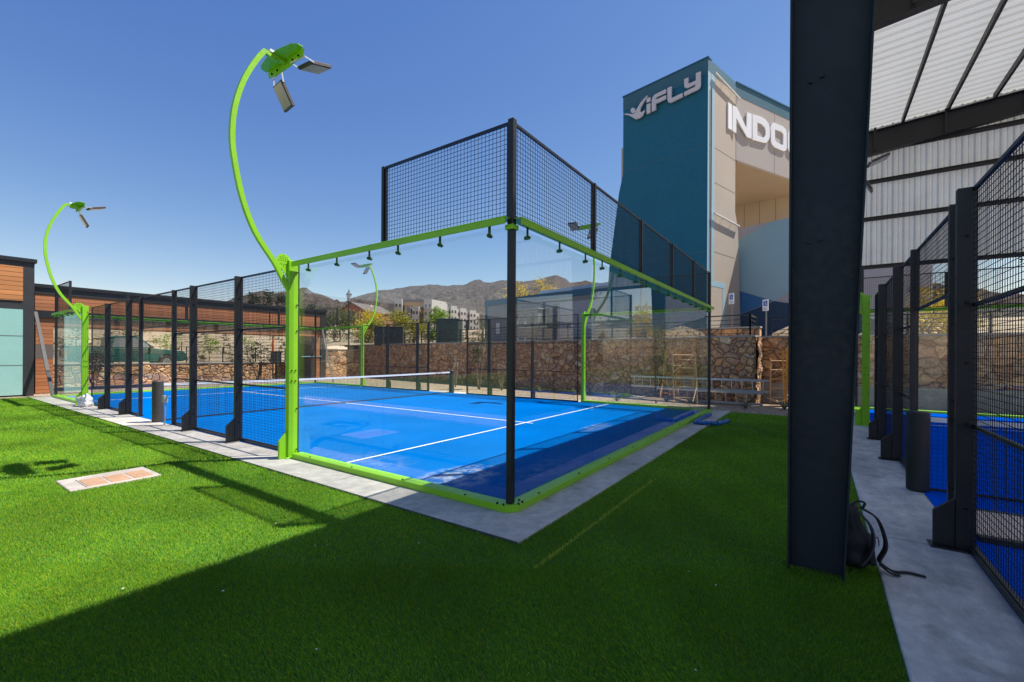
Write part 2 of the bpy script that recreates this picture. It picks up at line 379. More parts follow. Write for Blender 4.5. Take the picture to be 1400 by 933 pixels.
# deepen the desert sky: per-channel response so that the zenith is darker and bluer than the horizon
sep = w.node_tree.nodes.new('ShaderNodeSeparateColor'); com = w.node_tree.nodes.new('ShaderNodeCombineColor'); w.node_tree.links.new(sky.outputs[0], sep.inputs[0])
for k_, (pw, gain) in enumerate(((1.42, .40), (1.12, .475), (.6, 1.06))):
    p_ = w.node_tree.nodes.new('ShaderNodeMath'); p_.operation = 'POWER'; p_.inputs[1].default_value = pw; w.node_tree.links.new(sep.outputs[k_], p_.inputs[0])
    q_ = w.node_tree.nodes.new('ShaderNodeMath'); q_.operation = 'MULTIPLY'; q_.inputs[1].default_value = gain; w.node_tree.links.new(p_.outputs[0], q_.inputs[0]); w.node_tree.links.new(q_.outputs[0], com.inputs[k_])
w.node_tree.links.new(com.outputs[0], bg.inputs[0])
scn.view_settings.view_transform = 'Standard'; scn.view_settings.look = 'None'; scn.view_settings.exposure = 1.05; scn.view_settings.gamma = 1
scn.render.engine = 'CYCLES'
cy = scn.cycles; cy.max_bounces = 7; cy.transparent_max_bounces = 24; cy.diffuse_bounces = 4; cy.glossy_bounces = 4; cy.caustics_reflective = False; cy.caustics_refractive = False
cy.use_denoising = True; cy.sample_clamp_indirect = 6

# ------------------------------------------------------------------ ground, slabs, courts
def sheet(name, x0, x1, y0, y1, z, mat, kind='structure', t=0.0):
    b = MB()
    if t: b.box(x0, x1, y0, y1, z-t, z)
    else: b.add([(x0,y0,z),(x1,y0,z),(x1,y1,z),(x0,y1,z)], [(0,1,2,3)])
    return tag(b.build(name, mat), kind=kind)

def gravel_mat():
    t = NT('tan_gravel'); g = t.geo()
    v = t.n('ShaderNodeTexVoronoi', feature='F1'); v.inputs['Scale'].default_value = 22; t.l(g, v.inputs['Vector'])
    sp = t.n('ShaderNodeSeparateColor'); t.l(v.outputs['Color'], sp.inputs[0])
    c = t.ramp(sp.outputs[0], [(0, (.19, .13, .08)), (.5, (.36, .27, .18)), (1, (.5, .4, .3))]).outputs[0]
    c = t.mix(.5, c, t.ramp(t.noise(.5, 4, g).outputs[0], [(.3, (.75, .75, .75)), (.7, (1.2, 1.15, 1.1))]).outputs[0], 'MULTIPLY')
    t.l(c, t.b.inputs['Base Color']); t.b.inputs['Roughness'].default_value = .95
    t.bump(v.outputs['Distance'], .8, .03); return t.m
sheet('ground', -4000, 4000, -4000, 4000, -.06, gravel_mat())
sheet('gravel_bed', 10.3, 18, -16, 30, -.02, gravel_mat())
sheet('turf_base', -160, 10.45, -2.98, 20.8, -.028, M('turf_backing', (.06, .16, .010), .95, 0, .3, 3))  # unseen far stretch added so the side glass reflects dark green
tag(MB().box(-.60, 10.55, -.5, 20.45, -.3, 0).build('court_slab', G_['conc'], bevel=.008), kind='structure')
tag(MB().box(-8, 13.9, -14, -2.98, -.3, .0).build('walkway_slab', G_['conc2'], bevel=.008), kind='structure')
sheet('court_surface', .04, 9.96, .04, 19.96, .008, G_['court'])
sheet('second_court_surface', -6.56, 13.36, -13.5, -3.62, .008, G_['court2'])
tag(MB().box(-5.6, -4.15, -2.9, 14, -.2, .015).build('garden_path', G_['conc3']), kind='structure')
b = MB()
for (x0, x1, y0, y1) in ((.06, 9.94, 3.03, 3.08), (.06, 9.94, 16.92, 16.97), (4.975, 5.025, 2.85, 3.03), (4.975, 5.025, 3.08, 16.92), (4.975, 5.025, 16.97, 17.15)):
    b.add([(x0,y0,.013),(x1,y0,.013),(x1,y1,.013),(x0,y1,.013)], [(0,1,2,3)])
tag(b.build('court_markings', G_['line']), kind='structure')
b = MB()
for (x0, x1, y0, y1) in ((10.33, 10.38, -13.4, -3.7), (-3.6, -3.55, -13.4, -3.7), (-3.55, 10.33, -8.53, -8.48)):
    b.add([(x0,y0,.013),(x1,y0,.013),(x1,y1,.013),(x0,y1,.013)], [(0,1,2,3)])
tag(b.build('second_court_markings', G_['line']), kind='structure')

# ------------------------------------------------------------------ artificial turf (blades, one mesh)
def turf():
    cam2 = np.array([CAM.x, CAM.y]); f2 = np.array([F.x, F.y]); r2 = np.array([Rt.x, Rt.y])
    P = []; Wd = []; Ht = []
    for (d0, d1, dens, wd, ht) in ((1.0, 3.4, 20000, .0032, .024), (3.4, 5.5, 10000, .0044, .025), (5.5, 9, 4600, .0070, .027), (9, 15, 1700, .012, .030), (15, 27, 600, .022, .033)):
        L = 1.32*d1 + .7; n = int((d1-d0)*2*L*dens)
        dd = d0 + (d1-d0)*rng.random(n); ll = (rng.random(n)*2-1)*L
        ok = np.abs(ll) < dd*1.28 + .8; dd, ll = dd[ok], ll[ok]
        p = cam2 + dd[:, None]*f2 + ll[:, None]*r2
        x, y = p[:, 0], p[:, 1]; jit = rng.normal(0, .008, len(x))
        k = (y > -2.97+jit) & (x < 10.4+jit*4) & (y < 20.6) & ~((x > -.57+.011*np.clip(y, 0, 20)+jit) & (y > -.47+jit))
        # concrete cover let into the turf, steel column foot, garden path
        k &= ~((x > -2.44) & (x < -1.57) & (y > 4.5) & (y < 5.2)); k &= ~((x > .28) & (x < .32) & (y < -2.44) & (y > -2.76)); k &= ~((x > -5.6) & (x < -4.15))
        # the nap thins along the court edge
        P.append(p[k]); Wd.append(np.full(k.sum(), wd)); Ht.append(np.full(k.sum(), ht))
    P = np.concatenate(P); Wd = np.concatenate(Wd); Ht = np.concatenate(Ht); n = len(P)
    Ht = Ht*(.7+.5*rng.random(n)); Wd = Wd*(.7+.6*rng.random(n))
    x, y = P[:, 0], P[:, 1]
    lean = .45*np.sin(x*1.9+y*.6+.8*np.sin(y*1.3)) + .35*np.sin(y*3.1-x*.9) + .3*np.sin(x*7.3+1.7*np.sin(y*5.1))
    ang = rng.random(n)*2*np.pi; tl = .2+.45*rng.random(n)
    lx = np.cos(ang)*tl + (.30+.25*lean)*-.2; ly = np.sin(ang)*tl + (.25+.3*lean)*.9
    a2 = rng.random(n)*np.pi; wx, wy = np.cos(a2)*Wd/2, np.sin(a2)*Wd/2
    V = np.zeros((n, 4, 3)); z0 = -.026
    V[:, 0] = np.stack([x-wx, y-wy, np.full(n, z0)], 1); V[:, 1] = np.stack([x+wx, y+wy, np.full(n, z0)], 1)
    mx, my = x+lx*Ht*.35, y+ly*Ht*.35; mz = z0+Ht*.62
    V[:, 2] = np.stack([mx+wx*.8, my+wy*.8, mz], 1)
    V[:, 3] = np.stack([x+lx*Ht, y+ly*Ht, z0+Ht*(1.05-.12*tl)], 1)
    me = bpy.data.meshes.new('artificial_grass'); me.vertices.add(n*4); me.vertices.foreach_set('co', V.ravel())
    idx = np.arange(n)[:, None]*4 + np.array([0, 1, 2, 0, 2, 3]); me.loops.add(n*6); me.loops.foreach_set('vertex_index', idx.ravel().astype(np.int32))
    me.polygons.add(n*2); me.polygons.foreach_set('loop_start', np.arange(n*2, dtype=np.int32)*3)
    try: me.polygons.foreach_set('loop_total', np.full(n*2, 3, np.int32))
    except Exception: pass
    me.update(calc_edges=True)
    v = rng.random(n)
    c = np.zeros((n, 4)); lo = np.array([.075, .27, .032]); hi = np.array([.31, .51, .022]); br = np.array([.44, .52, .05])
    c[:, :3] = lo + (hi-lo)*v[:, None]; t = rng.random(n) < .12; c[t, :3] = br*(.6+.5*rng.random(t.sum()))[:, None]
    big = 1+.12*np.sin(x*.9+1.3*np.sin(y*.7))+.10*np.sin(y*2.3+x*1.1+np.sin(x*3))+.06*np.sin(x*5.1-y*3.7+2*np.sin(y*1.9)); c[:, :3] *= big[:, None]
    seam = (np.abs(y+.84) < .018) & (x > -.87) & (x < 2.1) & (rng.random(n) < .85); c[seam, :3] = (.62, .66, .08)
    seam2 = (np.abs(x+1.05) < .012) & (y > .0) & (y < 1.0) & (rng.random(n) < .4); c[seam2, :3] = (.30, .36, .05)
    c[:, 3] = 1; ca = me.color_attributes.new('blade', 'FLOAT_COLOR', 'POINT'); ca.data.foreach_set('color', np.repeat(c, 4, 0).ravel())
    t = NT('turf_blade'); at = t.n('ShaderNodeVertexColor', layer_name='blade'); t.l(at.outputs[0], t.b.inputs['Base Color'])
    t.b.inputs['Roughness'].default_value = .65; t.b.inputs['Specular IOR Level'].default_value = .05
    tr = t.n('ShaderNodeBsdfTranslucent'); t.l(at.outputs[0], tr.inputs[0]); mx = t.n('ShaderNodeMixShader'); mx.inputs[0].default_value = .42
    t.l(t.b.outputs[0], mx.inputs[1]); t.l(tr.outputs[0], mx.inputs[2]); t.l(mx.outputs[0], t.out.inputs[0])
    me.materials.append(t.m)
    o = bpy.data.objects.new('artificial_grass', me); COL.objects.link(o)
    tag(o, 'short bright green artificial turf around the blue court', 'artificial grass', kind='stuff')
turf()

# ------------------------------------------------------------------ wire mesh and glass enclosures (local x along the wall, y outward)
MESHES = {}
def wires(b, x0, x1, z0, z1, p=.05, r=.0019):
    n = max(1, round((x1-x0)/p)); m = max(1, round((z1-z0)/p))
    for i in range(1, n):
        x = x0+(x1-x0)*i/n; b.add([(x-r,-r,z0),(x+r,-r,z0),(x+r,r,z0),(x-r,r,z0),(x-r,-r,z1),(x+r,-r,z1),(x+r,r,z1),(x-r,r,z1)], [(0,1,5,4),(1,2,6,5),(2,3,7,6),(3,0,4,7)])
    for j in range(1, m):
        z = z0+(z1-z0)*j/m; y = 2*r
        b.add([(x0,y-r,z-r),(x0,y+r,z-r),(x0,y+r,z+r),(x0,y-r,z+r),(x1,y-r,z-r),(x1,y+r,z-r),(x1,y+r,z+r),(x1,y-r,z+r)], [(0,1,5,4),(1,2,6,5),(2,3,7,6),(3,0,4,7)])
    return b
def shared(key, name, mat, parent, fn, loc, bevel=0):
    if key not in MESHES:
        b = MB(); fn(b); o = b.build(name, mat, parent, bevel); MESHES[key] = o
    else:
        o = MESHES[key].copy(); COL.objects.link(o); o.parent = parent
    o.location = loc; return o

def mesh_bay(parent, x0, x1, z0, z1, bars=()):
    L = x1-x0
    def frame(b):
        t = .028
        b.box(0, L, -t/2, t/2, 0, t); b.box(0, L, -t/2, t/2, z1-z0-t, z1-z0); b.box(0, t, -t/2, t/2, t, z1-z0-t); b.box(L-t, L, -t/2, t/2, t, z1-z0-t)
        for zz in bars: b.box(t, L-t, -t/2, t/2, zz-t/2, zz+t/2)
    fr = shared(('fr', round(L, 3), z0, z1, bars), 'mesh_frame', G_['black'], parent, frame, (x0, 0, z0))
    shared(('wi', round(L, 3), z0, z1), 'wire_mesh', G_['wire'], fr, lambda b: wires(b, .02, L-.02, .02, z1-z0-.02), (0, 0, 0))

def glass_wall(L, mesh_to, loc, rz, label, corner=True, group=None, corner_at=0):
    """green channel below and above, 2 m panes between, mesh on top for the first metres"""
    t = empty('glass_wall', loc, rz); tag(t, label, 'glass wall', group)
    a0 = 0.0
    MB().box(a0, L, -.06, .10, 0, .0742 if L > 5 else .075).build('base_rail', G_['green'], t, .006)
    b = MB(); b.box(a0, L, -.05, .125, 2.988, 3.0); b.box(a0, L, .113, .125, 2.92, 2.988); b.build('top_rail', G_['green'], t, .003)
    n = round(L/2); w = L/n
    for i in range(n):
        p = MB().box(i*w+.006, (i+1)*w-.006, -.005, .005, .077, 2.984 - .06).build('glass_pane', G_['glass'], t)
        for zz in (2.88,):
            for k in (.28, w/2, w-.28):
                c = shared('clamp', 'glass_clamp', G_['clampgreen'], p, lambda b: (b.box(-.016, .016, .008, .016, -.015, .105), b.tube([(0, -.02, -.02), (0, .035, -.02)], .021, 10), b.tube([(0, .035, -.02), (0, .05, -.02)], .011, 8)), (i*w+k, 0, zz))
    nb = round(mesh_to/2)
    for i in range(nb):
        o0 = 0.02 if corner_at == 0 else 0
        x0 = i*2.0 if corner_at == 0 else L-mesh_to+i*2.0
        mesh_bay(t, x0+.03, x0+1.97, 3.01, 4.0)
        xp = x0+2.0 if corner_at == 0 else x0
        if not (L == 10 and i == nb-1): shared('mp', 'mesh_post', G_['black'], t, lambda b: b.box(-.022, .022, -.03, .03, 3.001, 4.0), (xp, 0, 0))
    for i in range(int(L)):
        shared('bbolt', 'bolt', G_['bolt'], t, lambda b: b.tube([(0, .07, .072), (0, .07, .086)], .011, 6), (i+.55, 0, 0))
    return t

def fence_post(t, x, wide=True):
    if wide:
        def f(b):
            b.box(-.035, .035, .016, .11, 0, 3.0); b.box(-.09, .09, -.03, .27, 0, .012)
            b.prism([(.11, .012), (.245, .012), (.245, .30), (.11, .42)], (-.022, 0, 0), (0, 1, 0), (0, 0, 1), (.044, 0, 0))
        p = shared('wpost', 'fence_post', G_['black'], t, f, (x, 0, 0), .004)
        for zz in (.35, 1.05, 1.55, 2.05, 2.6):
            shared('pb', 'bolt', G_['bolt'], p, lambda b: b.tube([(-.046, .05, 0), (.046, .05, 0)], .013, 6), (0, 0, zz))
    else:
        p = shared('tpost', 'fence_post', G_['black'], t, lambda b: b.box(-.028, .028, .016, .07, 0, 3.0), (x, 0, 0), .003)
        for zz in (.4, 1.2, 1.9, 2.5): shared('pb2', 'bolt', G_['bolt'], p, lambda b: b.tube([(-.04, .04, 0), (.04, .04, 0)], .013, 6), (0, 0, zz))

def mesh_fence(loc, rz, label, gates=((5.2, 7.3),), near_net=True, group=None, wide_at=(2, 4, 8, 10), L=12):
    t = empty('mesh_fence', loc, rz); tag(t, label, 'mesh fence', group)
    for x in wide_at: fence_post(t, x)
    (g0, g1) = gates[0]
    fence_post(t, g0, False); fence_post(t, g1, False)
    xs = [0.08] + list(wide_at[:2]) + [g0]
    xs2 = [g1] + list(wide_at[2:]) + [L-.08]
    for s in (xs, xs2):
        for i in range(len(s)-1):
            mesh_bay(t, s[i]+.0, s[i+1]-.0, .03, 3.0, (1.0, 2.0))
    mesh_bay(t, g0+.03, g1-.03, 2.2, 3.0)
    b = MB(); b.box(.08, g0, -.025, .035, 0, .05); b.box(g1, L-.08, -.025, .035, 0, .05); b.build('base_rail', G_['black'], t, .004)
    return t

PI = math.pi
# first court
glass_wall(10, 10, (10, 0, 0), PI, 'long glass back wall of the near court with mesh along its whole top')
glass_wall(4, 2, (0, 0, 0), PI/2, 'sunlit two-pane side glass of the near court beside the lawn')
glass_wall(4, 2, (0, 16, 0), PI/2, 'far-end side glass of the near court before the wood portal', corner_at=1)
glass_wall(4, 2, (10, 4, 0), -PI/2, 'side glass of the near court toward the leaning scaffold frame', corner_at=1)
glass_wall(4, 2, (10, 20, 0), -PI/2, 'distant side glass of the near court before the street lamp', corner_at=0)
glass_wall(10, 10, (0, 20, 0), 0, 'glass end wall at the far end of the near court')
mesh_fence((.10, 4.1, 0), PI/2, 'black mesh side fence between lawn and near court', gates=((5.1, 7.25),), wide_at=(2.0, 4.0, 8.1, 9.95), L=11.85)
mesh_fence((9.92, 15.9, 0), -PI/2, 'black mesh side fence of near court along the stone wall', gates=((4.6, 6.8),), wide_at=(1.9, 3.9, 7.9, 9.9), L=11.85)
# second court under the roof
glass_wall(4, 2, (9.4, -3.55, 0), 0, 'glass corner side wall of the roofed court beyond its green post', corner_at=1)
glass_wall(10, 10, (13.4, -3.55, 0), -PI/2, 'glass end wall of the roofed court before the tan stones')
mesh_fence((-2.45, -3.65, 0), 0, 'black mesh side fence of the roofed court beside the shaded walkway', gates=((4.37, 6.45),), wide_at=(1.77, 3.88, 7.75, 9.8), L=11.75)
mesh_fence((9.4, -13.55, 0), PI, 'far black mesh side fence of the roofed court', wide_at=(1.9, 3.9, 7.9, 9.9), L=11.85)
# dark corner posts
def corner_post(x, y, label):
    t = empty('corner_post', (x, y, 0)); tag(t, label, 'corner post', 'corner posts of the glass walls')
    MB().box(-.035, .035, -.035, .035, .076, 4.02).build('post', G_['black'], t, .006)
    sx = -1 if x < 5 else 1; sy = -1 if y < 10 else 1
    b = MB(); b.prism([(sx*.10, 0), (0, sy*.10), (0, 0)], (0, 0, 0), (1, 0, 0), (0, 1, 0), (0, 0, .0735)); b.build('foot_plate', G_['green'], t, .004)
    for dx, dy in ((.02, -.09), (.09, -.09), (-.09, .02), (-.09, .1), (.12, -.03)): shared('cbolt', 'bolt', G_['bolt'], t, lambda b: b.tube([(0, 0, .07), (0, 0, .09)], .012, 6), (dx if x < 5 else -dx, dy, 0))
    MB().box(-.052, .052, -.052, .052, 2.88, 2.93).build('collar', G_['green'], t, .004)
    return t
corner_post(0, 0, 'black corner post at the glass corner nearest the camera')
corner_post(10, 0, 'black corner post at the glass corner by the aluminium ladders')
corner_post(0, 20, 'black corner post at the far lawn-side glass corner')
corner_post(10, 20, 'black corner post at the far glass corner below the street lamp')
corner_post(13.4, -3.55, 'black corner post of the roofed court behind the steel column')

# ------------------------------------------------------------------ floodlight masts
def mast(loc, rz, label):
    """local: x along wall, y outward (away from the court); post at origin"""
    t = empty('floodlight_mast', loc, rz); tag(t, label, 'floodlight', 'green curved floodlight masts')
    b = MB(); b.box(-.05, .05, -.02, .125, 0, 3.03); b.box(-.09, .09, -.06, .17, 0, .015)
    b.prism([(.125, .0), (.25, .0), (.25, .27), (.125, .42)], (-.02, 0, 0), (0, 1, 0), (0, 0, 1), (.04, 0, 0))
    p = b.build('post', G_['green'], t, .005)
    for zz in (.12, .75, 1.18, 1.34, 1.95, 2.35, 2.85):
        for xx in ((-.03, .03) if 1.1 < zz < 1.4 else (-.05,)): shared('mbolt', 'bolt', G_['bolt'], p, lambda b: b.tube([(-.066, 0, 0), (.066, 0, 0)], .010, 6), (0, .05+xx*1.0, zz))
    arc = [(.10, 2.58), (.19, 2.72), (.33, 2.97), (.6, 3.35), (.78, 3.8), (.89, 4.33), (.915, 4.67), (.88, 5.05), (.77, 5.46), (.6, 5.84), (.48, 6.04)]
    # resample the bend so that it is smooth
    pts = []
    for i in range(len(arc)-1):
        p0, p1, p2, p3 = arc[max(i-1, 0)], arc[i], arc[i+1], arc[min(i+2, len(arc)-1)]
        for s in range(4):
            u = s/4; pts.append(tuple(.5*((2*p1[k]) + (-p0[k]+p2[k])*u + (2*p0[k]-5*p1[k]+4*p2[k]-p3[k])*u*u + (-p0[k]+3*p1[k]-3*p2[k]+p3[k])*u**3) for k in (0, 1)))
    pts.append(arc[-1])
    vs = []; fs = []
    for i, (y, z) in enumerate(pts):
        a, c = pts[max(i-1, 0)], pts[min(i+1, len(pts)-1)]; d = Vector((0, c[0]-a[0], c[1]-a[1])).normalized(); nn = Vector((0, d.z, -d.y))
        w_ = .03
        for sx, sn in ((-1, -1), (1, -1), (1, 1), (-1, 1)): vs.append(Vector((sx*w_, y, z)) + nn*sn*.032)
    m = len(pts)
    for i in range(m-1):
        for k in range(4): fs.append((i*4+k, i*4+(k+1) % 4, (i+1)*4+(k+1) % 4, (i+1)*4+k))
    fs += [(3, 2, 1, 0), tuple((m-1)*4+k for k in range(4))]
    b = MB(); b.add(vs, fs); b.bar((0, .49, 6.03), (0, .30, 6.0), .055, .055)
    arm = b.build('curved_arm', G_['green'], t)
    MB().box(-.035, .035, .34, .42, 6.055, 6.10).build('junction_box', G_['white'], arm, .004)
    # racket-shaped brace plate between post and arm
    k = [(.13+.115*math.cos(a), 3.0+.115*math.sin(a)) for a in [i*2*math.pi/20 for i in range(20)]]
    b = MB(); b.prism(k, (-.012, .06, 0), (0, 1, 0), (0, 0, 1), (.012, 0, 0)); b.prism([(-.03, 2.72), (.02, 2.70), (.17, 2.9), (.06, 2.9)], (-.0125, .06, 0), (0, 1, 0), (0, 0, 1), (.011, 0, 0))
    rk = b.build('racket_plate', G_['green'], t)
    b = MB()
    for r_ in range(-3, 4):
        for c_ in range(-3, 4):
            if r_*r_+c_*c_ < 10 and r_ != -1:
                y, z = .19+c_*.027, 3.01+r_*.027
                for xx in (-.0135, .0015): b.tube([(xx-.001, y, z), (xx+.001, y, z)], .006, 6)
    b.build('holes', G_['bolt'], rk)
    # winged bracket: sloping top plate and a bolted front plate folded down from it
    zt_ = 6.055; pl_ = [(-.52, .27), (-.44, .33), (-.14, .38), (.14, .38), (.44, .33), (.52, .27), (.52, .20), (.34, .13), (-.34, .13), (-.52, .20)]
    b = MB(); b.prism(pl_, (0, 0, zt_), (1, 0, 0), (0, 1, 0), (0, 0, .01))
    b.prism([(-.52, zt_), (.52, zt_), (.48, zt_-.10), (.14, zt_-.13), (-.14, zt_-.13), (-.48, zt_-.10)], (0, .17, 0), (1, 0, 0), (0, 0, 1), (0, .01, 0))
    b.bar((0, .38, 6.025), (0, .19, 6.025), .07, .05)
    br = b.build('bracket', G_['green'], t)
    for xx in (-.38, -.22, .22, .38): shared('kbolt', 'bolt', G_['bolt'], br, lambda b: b.tube([(0, .155, 5.99), (0, .195, 5.99)], .016, 6), (xx, 0, 0))
    for sx, tilt, yw in ((-1, -20, 6), (1, 62, -6)):
        h = empty('floodlight', (sx*.33, .12, 5.95 if sx < 0 else 5.93), 0); h.parent = t; h.rotation_euler = (R(tilt), 0, R(yw))
        MB().box(-.155, .155, -.44, -.06, -.05, -.002).build('housing', G_['lampbody'], h, .006)
        MB().box(-.135, .135, -.42, -.08, -.058, -.051).build('lens', G_['lens'], h)
        MB().box(-.135, .135, -.42, -.08, -.001, .006).build('back_plate', G_['lens'], h)
        b = MB(); b.bar((-.16, .05, .02), (-.16, -.10, -.03), .012, .025); b.bar((.16, .05, .02), (.16, -.10, -.03), .012, .025); b.bar((-.16, .05, .02), (.16, .05, .02), .012, .025); b.build('yoke', G_['alu'], h)
    return t
m0 = mast((0, 4.1, 0), PI/2, 'tall green curved floodlight mast at the sunlit glass, the largest in view')
def mast_copy(loc, rz, label):
    c = copy_tree(m0); c.location = loc; c.rotation_euler = (0, 0, rz); c['label'] = label; return c
mast_copy((0, 15.9, 0), PI/2, 'green curved floodlight mast at the far lawn-side glass, beside the wood portal')
mast_copy((10, 4.0, 0), -PI/2, 'green curved floodlight mast seen through the back glass before the grey utility building')
mast_copy((10, 16.0, 0), -PI/2, 'green curved floodlight mast seen through the side glass beside the street lamp')
mast_copy((9.4, -3.55, 0), 0.0, 'shaded green floodlight mast under the roof behind the steel column')

# ------------------------------------------------------------------ nets
def net(loc, rz, label, pmat, L=10.0):
    t = empty('court_net', loc, rz); tag(t, label, 'net', 'court nets')
    b = MB(); H = .86
    def zt(x): return H + .03*abs(2*x/L-1)**2
    for i in range(int(L/.05)):
        x = .12+i*.05
        if x < L-.1: b.bar((x, 0, .04), (x, 0, zt(x)-.04), .0035, .0035)
    for j in range(16):
        z0 = .05+j*.05
        pts = [(.12+k*(L-.24)/10, .003, z0*(zt(.12+k*(L-.24)/10)/H)) for k in range(11)]
        b.tube(pts, .0019, 4, False)
    b.build('net_mesh', G_['net'], t)
    b = MB()
    for k in range(20):
        x0, x1 = .1+k*(L-.2)/20, .1+(k+1)*(L-.2)/20
        b.add([(x0,-.012,zt(x0)-.055),(x1,-.012,zt(x1)-.055),(x1,-.012,zt(x1)),(x0,-.012,zt(x0)),(x0,.012,zt(x0)-.055),(x1,.012,zt(x1)-.055),(x1,.012,zt(x1)),(x0,.012,zt(x0))], [(0,1,2,3),(5,4,7,6),(3,2,6,7),(1,0,4,5)])
    b.build('top_band', G_['band'], t)
    MB().tube([(.1, 0, .035), (L/2, 0, .03), (L-.1, 0, .035)], .014, 6).build('bottom_cord', G_['net'], t)
    for x in (.0, L):
        MB().tube([(x, 0, .009), (x, 0, .95)], .11, 24).build('post_padding', pmat, t, .012)
    return t
net((0.02, 10, 0), 0, 'black net with white band across the sunlit near court', G_['pad'])
net((3.4, -3.58, 0), -PI/2, 'black net with dark padded posts across the roofed court', G_['padb'], 9.9)

def outlet():
    t = empty('outlet_box', (-.035, 9.25, 0)); tag(t, 'small grey outlet box with conduit on a thin fence post', 'outlet box')
    MB().box(-.075, .0, -.06, .06, .50, .66).build('box', G_['outlet'], t, .006)
    MB().tube([(-.03, 0, .5), (-.03, .0, .2), (-.04, .04, .0)], .014, 8).build('conduit', G_['outlet'], t)
outlet()

# ------------------------------------------------------------------ steel canopy
def canopy():
    t = empty('steel_canopy', (0, 0, 0)); tag(t, 'dark steel canopy with corrugated roof over the second court', 'canopy')
    ye, yb, sl_ = -2.35, -14.6, .062
    def zr(y): return 8.72 + (ye-y)*sl_
    def flange_plate(b, pts, y_dir=None): pass
    for k, xf in enumerate((.3, 7.1, 14.05)):
        b = MB(); hw = .10
        # tapered I column: web in the YZ plane, two flanges
        y_in0, y_in1 = -2.76, -3.06
        b.prism([(-2.425, 0), (y_in0+.012, 0), (y_in1+.012, 8.0), (-2.425, 8.0)], (xf-.006, 0, 0), (0, 1, 0), (0, 0, 1), (.012, 0, 0))
        b.box(xf-hw, xf+hw, -2.425, -2.41, 0, 8.6)
        b.prism([(y_in0, 0), (y_in0+.014, 0), (y_in1+.014, 8.0), (y_in1, 8.0)], (xf-hw, 0, 0), (0, 1, 0), (0, 0, 1), (2*hw, 0, 0))
        c = b.build('column', G_['steel'], t, .002)
        if k == 0:
            b = MB()
            for (yy, zz) in ((-2.54, 3.67), (-2.61, 3.69), (-2.54, 2.46), (-2.60, 2.47)): b.tube([(xf-.02, yy, zz), (xf-.006, yy, zz)], .014, 8)
            b.build('bolts', G_['steel'], c)
        # rafter: deep at the haunch, web with two flanges
        b = MB(); d0, d1 = .80, .52
        b.prism([(ye+.0, zr(ye)-.18), (-8.5, zr(-8.5)-.18), (yb, zr(yb)-.18), (yb, zr(yb)-.18-d0), (-8.5, zr(-8.5)-.18-d1), (ye, zr(ye)-.18-d0)], (xf-.006, 0, 0), (0, 1, 0), (0, 0, 1), (.012, 0, 0))
        b.bar((xf, ye, zr(ye)-.18), (xf, yb, zr(yb)-.18), .2, .014); b.bar((xf, ye, zr(ye)-.18-d0), (xf, -8.5, zr(-8.5)-.18-d1), .2, .014); b.bar((xf, -8.5, zr(-8.5)-.18-d1), (xf, yb, zr(yb)-.18-d0), .2, .014)
        r = b.build('rafter', G_['rafter'], t)
        b = MB()
        for yy in (-4.0, -5.6, -7.2): b.box(xf-.1, xf-.08, yy-.03, yy+.03, zr(yy)-.18-.62, zr(yy)-.1)
        b.build('stiffener', G_['rafter'], r)
        for yc in (-8.5-(ye+8.5)+.0, ):
            pass
        b = MB(); b.box(xf-.1, xf+.1, -14.55, -14.2, 0, 8.7); b.build('column', G_['steel'], t)
    for y in (-2.37, -3.45, -4.66, -5.65, -6.6, -7.6, -8.6, -9.7, -10.8, -11.9, -13.0, -14.5):
        b = MB(); z = zr(y)-.085; b.box(-6.9, 14.1, y-.03, y+.03, z-.085, z+.07); b.build('purlin', G_['rafter'], t)
    # corrugated sheets (trapezoid ribs running up the slope)
    b = MB(); p = .30; x = -6.9; prof = []
    while x < 14.35:
        prof += [(x, 0), (x+.20, 0), (x+.215, .055), (x+.285, .055)]; x += p
    vs = []; fs = []
    for yy in (ye+.12, yb-.1):
        for (px, pz) in prof: vs.append((px, yy, zr(yy)+pz))
    n = len(prof)
    for i in range(n-1): fs.append((i, i+1, n+i+1, n+i))
    b.add(vs, fs); b.build('roof_sheet', G_['roofsheet'], t)
    # gable wall
    prof = []; y = ye+.05
    while y > yb: prof += [(y, 0), (y-.07, 0), (y-.085, -.075), (y-.125, -.075), (y-.14, .0), (y-.20, 0), (y-.215, -.022), (y-.24, -.022)]; y -= .255
    b = MB(); vs = []; n = len(prof)
    for top in (0, 1):
        for (py, pxo) in prof: vs.append((14.22+pxo, py, zr(py)-.02 if top else 4.38))
    b.add(vs, [(i, i+1, n+i+1, n+i) for i in range(n-1)]); b.build('gable_sheet', G_['wallsheet'], t)
    for z in (4.42, 5.93, 7.09, 8.05):
        b = MB(); b.box(14.10, 14.16, yb, ye, z-.06, z+.06); b.box(14.06, 14.10, yb, ye, z+.045, z+.06); b.build('girt', G_['rafter'], t)
    b = MB(); b.box(-6.9, 14.3, ye+.02, ye+.16, zr(ye)-.28, zr(ye)+.02); b.build('eave_gutter', G_['rafter'], t)
canopy()
t = empty('flat_board', (2.2, -3.74, .025)); tag(t, 'pale board lying on the roofed blue court below its net', 'board')
MB().box(-.42, .42, -6.0, 0, -.015, .03).build('board', G_['ply'], t, .004)
b = MB(); b.box(-.50, -.425, -6.0, 0, -.015, .032); b.box(.425, .50, -6.0, 0, -.015, .032); b.build('dark_edging', G_['padb'], t, .004)

